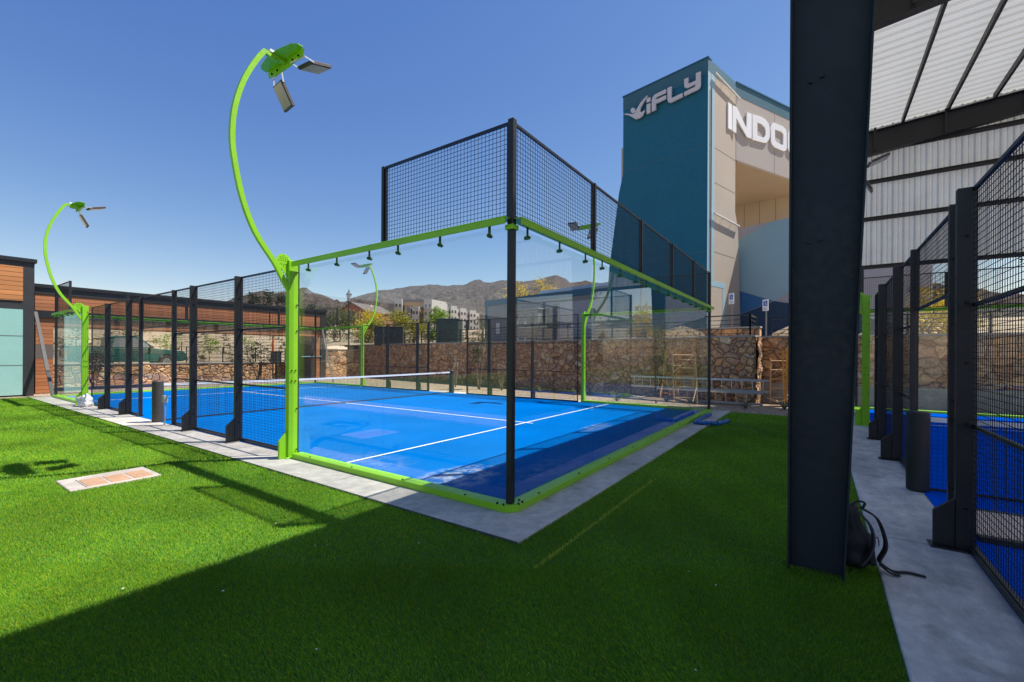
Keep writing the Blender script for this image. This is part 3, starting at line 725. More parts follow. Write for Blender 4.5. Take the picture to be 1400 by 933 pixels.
# ------------------------------------------------------------------ backpack
def backpack():
    t = empty('backpack', (.56, -2.82, 0)); tag(t, 'black backpack slumped against the steel column on the turf edge', 'backpack')
    vs = []; fs = []; nz, na = 14, 20
    for i in range(nz+1):
        u = i/nz; z = .015+u*.44
        wx = .13*(math.sin(min(1, u*3+.45)*PI/2))*(1-.45*max(0, u-.55)**1.3/.35) + .008*math.sin(u*17)
        wy = .105*(math.sin(min(1, u*3+.5)*PI/2))*(1-.75*max(0, u-.5)/.5*.8) + .007*math.sin(u*13+1)
        for k in range(na):
            a = 2*PI*k/na; c, s = math.cos(a), math.sin(a)
            c = math.copysign(abs(c)**.7, c); s = math.copysign(abs(s)**.7, s)
            vs.append((wx*c + .006*math.sin(5*a+u*9), wy*s + .02*u, z))
    for i in range(nz):
        for k in range(na): fs.append((i*na+k, i*na+(k+1) % na, (i+1)*na+(k+1) % na, (i+1)*na+k))
    fs += [tuple(range(na-1, -1, -1)), tuple(nz*na+k for k in range(na))]
    b = MB(); b.add(vs, fs); b.build('bag', G_['bag'], t, smooth=True)
    b = MB(); b.prism([(-.085, .05), (.085, .05), (.095, .20), (.06, .255), (-.06, .255), (-.095, .20)], (-.005, -.10, .0), (1, 0, 0), (0, .12, 1), (0, -.045, 0)); b.build('front_pocket', G_['bag'], t, .018, seg=3)
    b = MB(); b.tube([(-.09, -.148, .215), (-.04, -.150, .235), (.04, -.150, .235), (.09, -.148, .215)], .004, 6); b.build('zip', G_['strap'], t)
    def strapm(name, pts, w_, mat):
        b = MB()
        # catmull smoothing
        q = []
        for i in range(len(pts)-1):
            p0, p1, p2, p3 = [Vector(pts[j]) for j in (max(i-1, 0), i, i+1, min(i+2, len(pts)-1))]
            for s in range(5):
                u = s/5; q.append(.5*((2*p1)+(p2-p0)*u+(2*p0-5*p1+4*p2-p3)*u*u+(3*p1-p0-3*p2+p3)*u**3))
        q.append(Vector(pts[-1]))
        side = Vector((1, .25, 0)).normalized(); vs = []; fs = []
        for i, p in enumerate(q):
            d = (q[min(i+1, len(q)-1)]-q[max(i-1, 0)]).normalized(); n = d.cross(side).normalized()
            for sx, sn in ((-1, -1), (1, -1), (1, 1), (-1, 1)): vs.append(p+side*sx*w_/2+n*sn*.006)
        for i in range(len(q)-1):
            for k in range(4): fs.append((i*4+k, i*4+(k+1) % 4, (i+1)*4+(k+1) % 4, (i+1)*4+k))
        fs += [(3, 2, 1, 0), tuple((len(q)-1)*4+k for k in range(4))]
        b.add(vs, fs); return b.build(name, mat, t)
    strapm('shoulder_strap', [(-.02, -.05, .45), (.0, -.14, .39), (-.01, -.185, .27), (-.02, -.19, .18), (-.02, -.155, .08), (-.02, -.19, .035)], .055, G_['bag'])
    strapm('shoulder_strap', [(-.10, -.03, .44), (-.12, -.095, .36), (-.125, -.115, .25), (-.12, -.09, .14), (-.11, -.04, .05)], .045, G_['strap'])
    strapm('carry_loop', [(-.03, .02, .45), (-.02, -.02, .495), (.0, -.07, .49), (.0, -.06, .45)], .02, G_['bag'])
    strapm('strap_end', [(-.02, -.17, .06), (.0, -.24, .016), (.05, -.33, .012), (.04, -.42, .012)], .022, G_['bag'])
    strapm('strap_end', [(-.02, -.16, .05), (-.06, -.22, .02), (-.05, -.27, .014)], .022, G_['bag'])
backpack()

# ------------------------------------------------------------------ small things on the lawn and slab
t = empty('ground_cover', (-2.005, 4.85, 0)); tag(t, 'white concrete cover with three sandstone tiles set in the lawn', 'ground cover')
MB().box(-.435, .435, -.35, .35, -.10, .0).build('concrete_frame', G_['conc3'], t, .008)
for i in range(3): MB().box(-.27+i*.22, -.075+i*.22, -.30, .12, -.004, .005).build('tile', G_['tile'], t, .004)
MB().box(-.29, -.282, -.33, .2, .0005, .0025).build('joint', G_['seam'], t)

def lump(name, loc, r, mat, seed, label, cat, sub=3):
    import bmesh
    bm = bmesh.new(); bmesh.ops.create_icosphere(bm, subdivisions=sub, radius=1)
    for v in bm.verts:
        n = noise.noise(v.co*1.6+Vector((seed, 0, 0)))*.35 + noise.noise(v.co*4+Vector((seed, 3, 0)))*.14
        v.co = Vector((v.co.x*r[0], v.co.y*r[1], max(v.co.z, -.55)*r[2]))*(1+n)
    me = bpy.data.meshes.new(name); bm.to_mesh(me); bm.free(); me.materials.append(mat)
    o = bpy.data.objects.new(name, me); COL.objects.link(o); o.location = loc
    return tag(o, label, cat)
lump('plastic_sack', (-.16, 15.35, .14), (.19, .26, .22), G_['sack'], 3, 'crumpled white sack on the concrete by the far green mast', 'sack')
def wrap():
    t = empty('plastic_wrap', (7.2, -.4, 0)); tag(t, 'crumpled blue plastic strips lying across the concrete edge', 'plastic wrap')
    for pts in ([(.0, .18, .04), (.6, .19, .04), (1.3, .2, .04), (1.9, .2, .035)], [(.0, .15, .05), (.03, -.1, .05), (.14, -.33, .05)], [(.12, -.3, .045), (.4, -.36, .04), (.75, -.42, .05)]):
        b = MB(); q = []
        for i in range(len(pts)-1):
            for s in range(6): q.append(Vector(pts[i]).lerp(Vector(pts[i+1]), s/6) + Vector((random.gauss(0, .012), random.gauss(0, .014), random.gauss(0, .006))))
        b.tube(q, [random.uniform(.03, .06) for _ in q], 7); b.build('strip', G_['bluewrap'], t)
wrap()
# bits of litter and dead leaves
b = MB()
for i in range(30):
    d_ = random.uniform(2.2, 8); l_ = random.uniform(-.9, .75)*d_; p = CAM + F*d_ + Rt*l_
    if p.y < -2.8 or (p.x > -.5 and p.y > -.5) or p.x > 9: continue
    a = random.random()*6.3; s = random.uniform(.005, .012); c_, s_ = math.cos(a)*s, math.sin(a)*s
    b.add([(p.x-c_, p.y-s_, .018), (p.x+s_*.6, p.y-c_*.6, .022), (p.x+c_, p.y+s_, .02), (p.x-s_*.6, p.y+c_*.6, .024)], [(0, 1, 2, 3)])
tag(b.build('leaf_litter', G_['sack']), 'tiny pale scraps and leaf litter scattered on the turf', 'litter', kind='stuff')
o = MB().add([(-1.62, -2.28, .02), (-1.58, -2.31, .035), (-1.53, -2.29, .024), (-1.56, -2.26, .03)], [(0, 1, 2, 3)]).build('dead_leaf', M('brown_leaf', (.22, .09, .04), .8)); tag(o, 'small brown dead leaf on the shaded turf at the picture edge', 'leaf')

# ------------------------------------------------------------------ terrain, mountains
def sm(a, b_, x): 
    u = max(0., min(1., (x-a)/(b_-a))); return u*u*(3-2*u)
def az_of(x, y): return math.degrees(math.atan2(y-CAM.y, x-CAM.x))
def H(x, y):
    az = az_of(x, y); r = math.hypot(x-CAM.x, y-CAM.y); wl = sm(57, 61.5, az)
    zl = .68 + .172*max(0, min(y, 105)-35.5)
    zr_ = 2.25 + .062*max(0, r-36)
    z = zr_*(1-wl)+zl*wl
    if r > 46: z += (noise.noise(Vector((x*.05, y*.05, 0)))*.8 + noise.noise(Vector((x*.15, y*.15, 3)))*.3)*min(1, (r-46)/30)
    return z
WALL = [(16.4, -20.0), (14.75, -.9), (13.2, -.55), (16.75, 24.1), (13.2, 27.35), (-14, 28.6)]
def terrain():
    path = []
    for i in range(len(WALL)-1):
        a, c = Vector(WALL[i]), Vector(WALL[i+1]); m = max(2, int((c-a).length/.8))
        path += [a.lerp(c, k/m) for k in range(m)]
    path.append(Vector(WALL[-1]))
    rs = [0, 1.5, 3, 5, 7.5, 10, 14, 18, 23, 28, 35, 43, 52, 63, 76, 92, 112, 140, 180, 240, 330, 460, 640, 900]
    vs = []; fs = []
    for p in path:
        d = Vector((p.x-CAM.x, p.y-CAM.y)).normalized()
        for r in rs: q = p + d*r; vs.append((q.x, q.y, H(q.x, q.y)))
    n = len(rs)
    for i in range(len(path)-1):
        for k in range(n-1): fs.append((i*n+k, i*n+k+1, (i+1)*n+k+1, (i+1)*n+k))
    t = NT('dry_hillside'); g = t.geo()
    a = t.noise(.12, 6, g, .65); f = t.noise(1.6, 6, g, .75); s = t.noise(.55, 5, g, .8)
    c = t.ramp(a.outputs[0], [(.3, (.30, .215, .13)), (.5, (.39, .295, .19)), (.7, (.46, .36, .25))]).outputs[0]
    c = t.mix(.6, c, t.ramp(f.outputs[0], [(.3, (.55, .55, .55)), (.7, (1.25, 1.2, 1.15))]).outputs[0], 'MULTIPLY')
    c = t.mix(t.ramp(s.outputs[0], [(.56, (0, 0, 0)), (.64, (.7, .7, .7))]).outputs[0], c, (.13, .12, .05))
    t.l(c, t.b.inputs['Base Color']); t.b.inputs['Roughness'].default_value = .95; t.bump(f.outputs[0], .8, .3)
    b = MB(); b.add(vs, fs); tag(b.build('hillside', t.m, smooth=True), kind='structure')
terrain()
RIDGE = [(-400, 432), (0, 430), (200, 428), (300, 418), (340, 405), (360, 400), (372, 403), (392, 400), (405, 398), (418, 395), (430, 402), (445, 405), (458, 411), (470, 414), (485, 408), (502, 403), (520, 398.5), (540, 396), (554, 394), (576, 391.5), (600, 390.5), (620, 389.5), (636, 388), (643, 384.5), (649, 382.5), (656, 383.5), (661, 387.5), (670, 387.5), (687, 384.4), (706, 384), (725, 383), (737, 382), (746, 380), (752, 378), (759, 376), (766, 379.5), (772, 382), (779, 388), (800, 384), (815, 386), (850, 392), (900, 388), (1000, 392), (1100, 384), (1200, 380), (1270, 385), (1330, 395), (1400, 401), (1500, 410), (1800, 420)]
def mountains():
    def ridge(az):
        th = math.degrees(yaw)-az; th = max(-55, min(65, th)); px = 700+604.7*math.tan(R(th))
        for (a, ya), (c, yc) in zip(RIDGE, RIDGE[1:]):
            if a <= px <= c: y = ya+(yc-ya)*(px-a)/(c-a); break
        else: y = 420
        return (485.6-y)/604.7*math.cos(R(th)) * 2500 + 1.6      # height at range 2500 m
    rs = [880, 960, 1050, 1140, 1230, 1320] + [1400+i*24 for i in range(47)] + [2540, 2600, 2700, 2850, 3050, 3300]
    A = [-34+.22*i for i in range(int(134/.22)+1)]; vs = []; fs = []
    for az in A:
        hr = ridge(az)
        for r in rs:
            x, y = CAM.x+r*math.cos(R(az)), CAM.y+r*math.sin(R(az)); u = (r-880)/(2500-880)
            base = 40 + (hr-40)*(max(0, u)**1.55 if u < 1 else max(0, 1-(u-1)*1.6))
            p = Vector((x/420, y/420, .4)); rg = noise.ridged_multi_fractal(p, .9, 2.1, 6, 1.0, 2.0)
            am = 150*min(1, max(0, u)*1.6)*(1 - max(0, 1-abs(u-1)/.5)*.93)
            vs.append((x, y, base + (rg-1.15)*am*.8 + noise.noise(Vector((x/60, y/60, 0)))*7*min(1, u*2) + noise.noise(Vector((x/22, y/22, 5)))*4*min(1, u*1.5)))
    n = len(rs)
    for i in range(len(A)-1):
        for k in range(n-1): fs.append((i*n+k, i*n+k+1, (i+1)*n+k+1, (i+1)*n+k))
    t = NT('bare_mountain_rock'); g = t.geo()
    a = t.noise(.006, 7, g, .65); f = t.noise(.05, 7, g, .75)
    c = t.ramp(a.outputs[0], [(.3, (.125, .10, .09)), (.5, (.175, .142, .126)), (.7, (.22, .18, .158))]).outputs[0]
    c = t.mix(.8, c, t.ramp(f.outputs[0], [(.38, (.45, .46, .45)), (.62, (1.3, 1.27, 1.24))]).outputs[0], 'MULTIPLY')
    t.l(c, t.b.inputs['Base Color']); t.b.inputs['Roughness'].default_value = 1; t.b.inputs['Specular IOR Level'].default_value = .1
    t.bump(f.outputs[0], 1.0, 40)
    b = MB(); b.add(vs, fs); tag(b.build('mountains', t.m, smooth=True), kind='structure')
mountains()
def road():
    b = MB(); n = 24; vs = []
    for i in range(n+1):
        x = -14+i*(30/n); vs += [(x, 29.6, .692), (x, 34.6, .692)]
    b.add(vs, [(2*i, 2*i+2, 2*i+3, 2*i+1) for i in range(n)])
    tag(b.build('road', M('asphalt', (.075, .072, .07), .9, 0, .2, 2, bump=.4, bsc=60)), kind='structure')
road()

# ------------------------------------------------------------------ walls and railings
def wall(name, a, c, th, z0, z1, label, mat, capm=None, base=None, rough=True):
    """a->c is the face line; th goes to the left of a->c ; irregular stones in low relief along the face"""
    t = empty(name, (a[0], a[1], 0)); tag(t, label, 'stone wall')
    d = Vector((c[0]-a[0], c[1]-a[1], 0)); L = d.length; d.normalize(); nrm = Vector((-d.y, d.x, 0))
    nx = max(2, int(L/.12)); nz = max(2, int((z1-z0)/.12)); vs = []; fs = []
    zb = z0 + (base or 0)
    for i in range(nx+1):
        for j in range(nz+1):
            p = d*(L*i/nx) + Vector((0, 0, zb+(z1-zb)*j/nz))
            q = p+Vector((a[0], a[1], 0)); h = noise.noise(q*2.3)*.035+noise.noise(q*6)*.02 if 0 < i < nx else 0
            vs.append(p - nrm*(h if rough else 0))
    for i in range(nx):
        for j in range(nz): fs.append((i*(nz+1)+j, (i+1)*(nz+1)+j, (i+1)*(nz+1)+j+1, i*(nz+1)+j+1))
    b = MB(); b.add(vs, fs)
    e = d*L; o0, o1 = nrm*th, e+nrm*th
    b.add([(0,0,zb),(o0.x,o0.y,zb),(o0.x,o0.y,z1),(0,0,z1),(e.x,e.y,zb),(o1.x,o1.y,zb),(o1.x,o1.y,z1),(e.x,e.y,z1)], [(0,3,2,1),(4,5,6,7),(1,2,6,5)])
    b.build('stone_face', mat, t)
    b = MB(); q0 = -nrm*.03 - d*.02; q1 = e-nrm*.03+d*.02; q2 = e+nrm*(th+.03)+d*.02; q3 = nrm*(th+.03)-d*.02
    b.add([(q.x, q.y, z) for z in (z1+.002, z1+.06) for q in (q0, q1, q2, q3)], [(0,3,2,1),(4,5,6,7),(0,1,5,4),(1,2,6,5),(2,3,7,6),(3,0,4,7)])
    b.build('mortar_cap', capm or G_['cap'], t)
    if base:
        b = MB(); q0 = -nrm*.05; q1 = e-nrm*.05; q2, q3 = e+nrm*th, nrm*th
        b.add([(q.x, q.y, z) for z in (z0, zb) for q in (q0, q1, q2, q3)], [(0,3,2,1),(4,5,6,7),(0,1,5,4),(1,2,6,5),(2,3,7,6),(3,0,4,7)]); b.build('concrete_footing', G_['conc3'], t)
    return t
wall('retaining_wall', (16.62, 25.45), (12.75, -.85), .5, -.06, 2.24, 'long brown rubble retaining wall behind the near court', G_['stone'])
wall('retaining_wall', (14.3, -.9), (16.0, -22.0), .5, -.06, 2.26, 'tan rubble wall on a concrete footing behind the roofed court', G_['stone2'], base=.72).children
wall('low_wall', (-14, 28.2), (16.4, 26.6), .5, -.06, .99, 'low tan rubble wall seen through the wood portal', G_['stone2'])
wall('low_wall', (11.9, 26.1), (16.55, 25.0), .4, -.06, 1.88, 'sunlit tan rubble wall right of the wood portal below the street lamp', G_['stone2'])
wall('garden_wall', (14.75, 3.2), (14.35, -.85), .3, 2.2, 2.62, 'short orange stone course above the retaining wall corner', G_['stone2'])
def end_pillar():
    t = empty('wall_pillar', (0, 0, 0)); tag(t, 'sunlit rough stone end face where the retaining wall turns', 'wall pillar')
    vs = []; fs = []; nx, nz = 12, 20
    for i in range(nx+1):
        for j in range(nz+1):
            q = Vector((12.72+1.55*i/nx, -.93, -.06+2.3*j/nz)); h = noise.noise(q*3.1)*.09+noise.noise(q*8)*.05
            vs.append(q-Vector((0, h+.02, 0)))
    for i in range(nx):
        for j in range(nz): fs.append((i*(nz+1)+j, (i+1)*(nz+1)+j, (i+1)*(nz+1)+j+1, i*(nz+1)+j+1))
    b = MB(); b.add(vs, fs); b.box(12.72, 14.27, -.9, -.86, -.06, 2.24); b.build('stone_face', stone_mat('pale_split_stone', 4.5, 1.3), t)
end_pillar()
def railing(pts, label, h=.92, nr=5, step=1.9, z=None):
    t = empty('railing', pts[0]); tag(t, label, 'railing'); P = [Vector(p)-Vector(pts[0]) for p in pts]
    b = MB()
    for i in range(len(P)-1):
        for k in range(nr):
            zz = h-.02-k*(h-.12)/(nr-1); r = .024 if k == 0 else .012
            b.bar(P[i]+Vector((0, 0, zz)), P[i+1]+Vector((0, 0, zz)), r*2 if k == 0 else .024, r*1.6)
    b.build('rails', G_['black'], t)
    for i in range(len(P)-1):
        n = max(1, round((P[i+1]-P[i]).length/step))
        for k in range(n + (1 if i == len(P)-2 else 0)):
            p = P[i].lerp(P[i+1], k/n); q = MB().box(-.025, .025, -.025, .025, 0, h+.01).build('post', G_['black'], t); q.location = p
    return t
railing([(16.7, 23.5, 2.28), (13.05, -.7, 2.28)], 'black horizontal rail fence on top of the long retaining wall', .74)
railing([(13.05, -.7, 2.28), (14.45, -.72, 2.28)], 'short sunlit return of black railing at the retaining wall corner', .74, 5, 1.3)
railing([(14.5, -1.2, 2.3), (16.1, -21.5, 2.3)], 'black rail fence behind the roofed court and the thatch heap', .66)
railing([(16.0, 27.1, 1.03), (6.6, 27.6, 1.03)], 'black rail fence on the low wall past the pickup truck', .95, 5)
railing([(-8, 38.5, 1.6), (16, 38.5, 1.6)], 'brown rail line along the dry slope behind the pickup', .9, 3, 3)
railing([(24.5, 31.5, 2.3), (19.4, 35.5, 2.3)], 'horizontal rails on the terrace below the street lamp', 1.2, 5, 2)

# ------------------------------------------------------------------ buildings
def tower():
    a79 = R(79); u = Vector((math.cos(a79), math.sin(a79), 0)); Z = Vector((0, 0, 1))
    ap = R(-15.5); v = Vector((math.cos(ap), math.sin(ap), 0)); nb = Vector((-math.sin(a79), math.cos(a79), 0))   # nb: outward normal of the blue face (towards -X)
    npi = Vector((math.sin(ap), -math.cos(ap), 0))
    t = empty('tower_building', (0, 0, 0)); tag(t, 'tall teal and beige tower building with white sign lettering', 'building')
    P = Vector((23.07, 2.62, 0)); g0 = 2.0
    flare = [(0, g0), (6.85, g0), (6.45, 7.5), (5.74, 12.3), (5.45, 13.45), (5.45, 18.43), (0, 18.43)]
    MB().prism(flare, P, u, Z, -nb*.5).build('blue_wall', G_['teal'], t)
    # body behind
    MB().prism([(.3, g0), (6.6, g0), (5.4, 12.5), (5.4, 18.3), (.3, 18.3)], P-nb*.5, u, Z, v*3.2 - nb*0).build('core', G_['greyst'], t)
    b = MB(); b.prism([(-.01, 17.55), (5.46, 17.55), (5.46, 18.45), (-.01, 18.45)], P+nb*.012, u, Z, -nb*.011); bw = b.build('parapet_band', G_['teal2'], t)
    b = MB()
    b = MB(); b.prism([(0, 13.55), (5.44, 13.55), (5.44, 13.60), (0, 13.60)], P+nb*.004, u, Z, -nb*.003); b.prism([(0, 7.5), (6.44, 7.5), (6.44, 7.55), (0, 7.55)], P+nb*.004, u, Z, -nb*.003); b.build('panel_joint', G_['teal2'], t)
    b = MB(); b.prism([(-.05, 18.451), (5.5, 18.451), (5.5, 18.53), (-.05, 18.53)], P+nb*.05, u, Z, -nb*.5); b.build('coping', G_['trimblue'], t)
    # beige pier
    pier = [(0.002, g0), (4.42, g0), (4.3, 4.3), (3.95, 9.4), (3.52, 10.5), (3.52, 18.43), (0.002, 18.43)]
    MB().prism(pier, P, v, Z, -npi*.5).build('pier_wall', G_['beige'], t)
    b = MB()
    for z in (13.62, 11.6, 7.6): b.prism([(0, z), (3.5, z), (3.5, z+.03), (0, z+.03)], P+npi*.004, v, Z, -npi*.003)
    b.build('panel_joint', G_['seam'], t)
    b = MB(); b.prism([(0, 17.75), (3.53, 17.75), (3.53, 18.44), (0, 18.44)], P+npi*.012, v, Z, -npi*.011); b.build('parapet_band', G_['teal2'], t)
    b = MB(); b.prism([(0, g0), (.82, g0), (.82, 5.65), (2.22, 5.65), (2.22, g0), (2.02, g0), (2.02, 5.4), (.6, 5.4)] if 0 else [(0, g0), (.28, g0), (.28, 17.74), (0, 17.74)], P+npi*.01, v, Z, -npi*.009)
    b.prism([(.36, 5.95), (.80, 5.95), (.80, 17.74), (.36, 17.74)], P+npi*.009, v, Z, -npi*.008)
    b.prism([(.36, 5.62), (2.23, 5.62), (2.23, 5.94), (.36, 5.94)], P+npi*.0095, v, Z, -npi*.008)
    b.prism([(1.93, g0), (2.23, g0), (2.23, 5.61), (1.93, 5.61)], P+npi*.009, v, Z, -npi*.008)
    b.build('painted_trim', G_['skyblue'], t)
    b = MB(); b.tube([P+npi*.06+v*.32+Z*2.2, P+npi*.06+v*.32+Z*16.9], .03, 8); b.build('downpipe', G_['galv'], t)
    for (za, zb_) in ((17.75, 17.45), (9.75, 9.6)):
        b = MB(); s0 = P+v*.52+npi*.16+Z*za; s1 = P+v*3.75+npi*.16+Z*zb_
        b.bar(s0, s1, .10, .07)
        for k in (.08, .3, .65, .92):
            q = s0.lerp(s1, k); b.tube([q, q-npi*.16-Z*.55], .014, 6)
        b.build('light_bar', G_['louvre'], t)
    # fascia with the big letters
    af = R(-26); f_ = Vector((math.cos(af), math.sin(af), 0)); nf = Vector((math.sin(af), -math.cos(af), 0)); J = P + v*3.52; J.z = 0
    MB().prism([(.004, 13.7), (11, 13.7), (11, 18.43), (.004, 18.43)], J, f_, Z, -nf*10).build('sign_fascia', G_['greyst'], t)
    b = MB(); b.prism([(0.002, 17.68), (11.01, 17.68), (11.01, 18.44), (0.002, 18.44)], J+nf*.012, f_, Z, -nf*.011); b.build('parapet_band', G_['teal2'], t)
    b = MB(); b.prism([(.01, 18.441), (11.1, 18.441), (11.1, 18.52), (.01, 18.52)], J+nf*.06, f_, Z, -nf*.6); b.build('coping', G_['trimblue'], t)
    b = MB()
    for uu in (0.03, 4.1, 8.2): b.prism([(uu, 13.7), (uu+.03, 13.7), (uu+.03, 18.4), (uu, 18.4)], J+nf*.004, f_, Z, -nf*.003)
    b.build('panel_joint', G_['seam'], t)
    # recess under the fascia
    MB().prism([(.2, 13.62), (11, 13.62), (11, 13.695), (.2, 13.695)], J-nf*.02, f_, Z, -nf*9.9).build('soffit', G_['tan'], t)
    aw = R(-98.7); wv = Vector((math.cos(aw), math.sin(aw), 0)); W0 = Vector((35.66, 2.73, 0)) - wv*1.5; wn = Vector((math.sin(aw), -math.cos(aw), 0))
    MB().prism([(0, g0), (6.3, g0), (6.3, 13.62), (0, 13.62)], W0, wv, Z, -wn*.4).build('recess_wall', G_['tan'], t)
    b = MB()
    for k in range(5): b.prism([(.8+k*1.1, g0), (.83+k*1.1, g0), (.83+k*1.1, 13.6), (.8+k*1.1, 13.6)], W0+wn*.004, wv, Z, -wn*.003)
    b.build('panel_joint', G_['seam'], t)
    # lower painted wall
    al = R(-107.1); f2 = Vector((math.cos(al), math.sin(al), 0)); n2 = Vector((math.sin(al), -math.cos(al), 0)); o = Vector((27.65, 1.64, 0))
    MB().prism([(-.25, g0), (8, g0), (8, 9.73), (-.25, 9.73)], o, f2, Z, -n2*.5).build('painted_wall', G_['mauve'], t)
    for nm, m, poly in (('light_blue_field', 'skyblue', [(-.2, 8.9), (.09, 9.01), (1.7, 9.62), (1.95, 9.69), (8, 9.69), (8, 8.1), (3.07, 5.51), (2.12, 4.95), (.16, 5.74), (-.2, 5.9)]),
                        ('mid_blue_triangle', 'midblue', [(-.2, 5.86), (.16, 5.72), (2.07, 4.93), (.26, 4.30), (-.2, 4.15)]),
                        ('navy_field', 'navy', [(-.2, 4.13), (.26, 4.28), (2.12, 4.92), (3.08, 4.68), (8, 3.2), (8, 2.02), (-.2, 2.02)])):
        MB().prism(poly, o+n2*.006, f2, Z, -n2*.005).build(nm, G_[m], t)
    # rear wing that turns away
    q0 = J+f_*11; b = MB(); b.prism([(0, 2.0), (6.4, 2.0), (6.4, 11), (0, 11)], q0, (Vector((38.6, -9.1, 0))-q0).normalized(), Z, Vector((3, .6, 0))); b.build('rear_wing', G_['palewing'], t)
    d = (Vector((38.6, -9.1, 0))-q0).normalized(); b = MB(); b.box(0, .01, 0, .01, 0, .01); p = q0+d*5.4
    MB().box(p.x-.35, p.x-.02, p.y-.3, p.y+.3, 6.2, 6.45).build('wall_lamp', G_['black'], t)
    MB().prism([(2.6, 2.0), (3.2, 2.0), (3.2, 9.5), (2.6, 9.5)], q0+Vector((-.012, -.003, 0)), d, Z, Vector((.008, .002, 0))).build('blue_stripe', G_['skyblue'], t)
    # blue-face sign: figure mark and word
    S = P+nb*.16; dd = nb*.10
    marks = dict(
        head=[(4.424,17.109),(4.44,17.038),(4.487,16.993),(4.555,16.984),(4.631,17.014),(4.699,17.075),(4.747,17.157),(4.765,17.242),(4.748,17.314),(4.701,17.359),(4.633,17.367),(4.557,17.337),(4.489,17.275),(4.441,17.194)],
        body=[(5.286,17.22),(5.009,17.147),(4.579,16.933),(4.468,16.958),(4.358,17.135),(4.075,17.46),(3.774,17.653),(3.603,17.728),(3.582,17.692),(3.858,17.412),(4.008,17.236),(4.094,17.072),(4.093,16.913),(3.984,16.823),(3.876,16.868),(3.778,16.889),(3.811,16.764),(3.961,16.586),(4.156,16.521),(4.421,16.561),(4.6,16.729),(4.826,16.935),(5.055,17.091)])
    lets = dict(
        i1=[(3.653,17.533),(3.404,17.54),(3.402,17.287),(3.652,17.282)], i2=[(3.651,17.164),(3.401,17.17),(3.398,16.585),(3.648,16.592)],
        F=[(3.302,16.606),(3.306,17.306),(3.244,17.475),(3.099,17.569),(2.389,17.596),(2.387,17.368),(2.974,17.364),(3.048,17.317),(3.048,17.22),(2.387,17.236),(2.385,17.008),(3.046,16.989),(3.044,16.622)],
        L=[(2.289,17.611),(2.041,17.61),(2.038,16.96),(1.979,16.909),(1.365,16.93),(1.364,16.709),(2.009,16.667),(2.126,16.669),(2.245,16.77),(2.285,16.91)],
        Y=[(1.268,17.69),(1.026,17.693),(1.024,17.364),(.969,17.311),(.578,17.322),(.581,17.73),(.326,17.723),(.322,16.953),(.368,16.829),(.493,16.756),(1.263,16.715),(1.264,16.936),(.656,16.981),(.577,17.062),(.621,17.117),(1.023,17.09),(1.172,17.135),(1.255,17.244)])
    b = MB()
    for k in marks.values(): b.prism(k, S, u, Z, dd)
    b.build('sign_emblem', G_['signside'], t)
    b = MB()
    for k in lets.values(): b.prism(k, S, u, Z, dd)
    b.build('sign_letters', G_['signside'], t)
    b = MB(); dp = .075
    b.prism([(2.339,16.78),(2.811,16.80),(2.83,15.26),(2.358,15.23)], P+npi*.01, v, Z, npi*dp)
    an = R(-23.0); fn = Vector((math.cos(an), math.sin(an), 0)); nn = Vector((math.sin(an), -math.cos(an), 0)); Q = Vector((25.87, 1.79, 0))
    b.prism([(.019,16.802),(.444,16.818),(1.555,15.772),(1.544,16.84),(2.062,16.876),(2.077,15.319),(1.576,15.289),(.395,16.157),(.403,15.226),(.011,15.241)], Q-nn*.04, fn, Z, nn*dp)
    S = J+nf*.01; dd = nf*dp
    D = [(1.593,16.899),(2.499,16.977),(2.984,16.923),(3.313,16.743),(3.439,16.484),(3.444,15.95),(3.323,15.678),(3.039,15.425),(2.755,15.372),(1.608,15.286)]
    Di = [(2.09,16.52),(2.583,16.506),(2.908,16.397),(2.99,16.225),(2.993,15.96),(2.833,15.728),(2.591,15.692),(2.097,15.676)]
    O = [(3.579,16.666),(3.685,16.864),(3.935,16.979),(4.918,16.986),(5.269,16.876),(5.376,16.677),(5.386,15.624),(5.282,15.449),(5.021,15.349),(3.992,15.373),(3.698,15.5),(3.588,15.693)]
    Oi = [(4.023,16.559),(4.792,16.58),(4.992,16.481),(4.999,15.808),(4.843,15.722),(4.242,15.752),(4.029,15.86)]
    b.ring(D, Di, S, f_, Z, dd); b.ring(O, Oi, S, f_, Z, dd); b.ring([(x+1.96, y) for x, y in O], [(x+1.96, y) for x, y in Oi], S, f_, Z, dd)
    b.prism([(7.5,15.35),(7.5,16.95),(9.1,16.95),(9.3,16.75),(9.3,16.1),(9.0,15.95),(9.3,15.35),(8.85,15.35),(8.6,15.93),(8.0,15.93),(8.0,15.35)], S, f_, Z, dd)
    b.build('sign_letters', G_['sign'], t)
    # ---------------- low utility building in the same line
    t = empty('utility_building', P+u*6.9); tag(t, 'low grey utility building with teal roof edge beside the tower', 'building')
    o = Vector((0, 0, 0)) - nb*.15 - u*6.9
    def pr(poly, off, dep, nm, m, par=None): return MB().prism(poly, o+nb*off, u, Z, -nb*dep).build(nm, G_[m], par or t)
    pr([(6.7, 2.0), (19.25, 2.0), (19.25, 5.85), (6.7, 5.85)], 0, 7, 'wall', 'util')
    pr([(6.6, 5.85), (19.35, 5.85), (19.35, 6.33), (6.6, 6.33)], .06, 7.2, 'roof_edge', 'trimblue')
    pr([(19.02, 2.0), (19.30, 2.0), (19.30, 5.849), (19.02, 5.849)], .03, 7.1, 'corner_trim', 'trimblue')
    pr([(6.6, 6.331), (13.8, 6.331), (13.8, 6.75), (6.6, 6.75)], -1.0, 4, 'roof_unit', 'paleroof')
    d_ = pr([(16.25, 2.25), (17.2, 2.25), (17.2, 4.42), (16.25, 4.42)], .03, .03, 'door', 'cabinet')
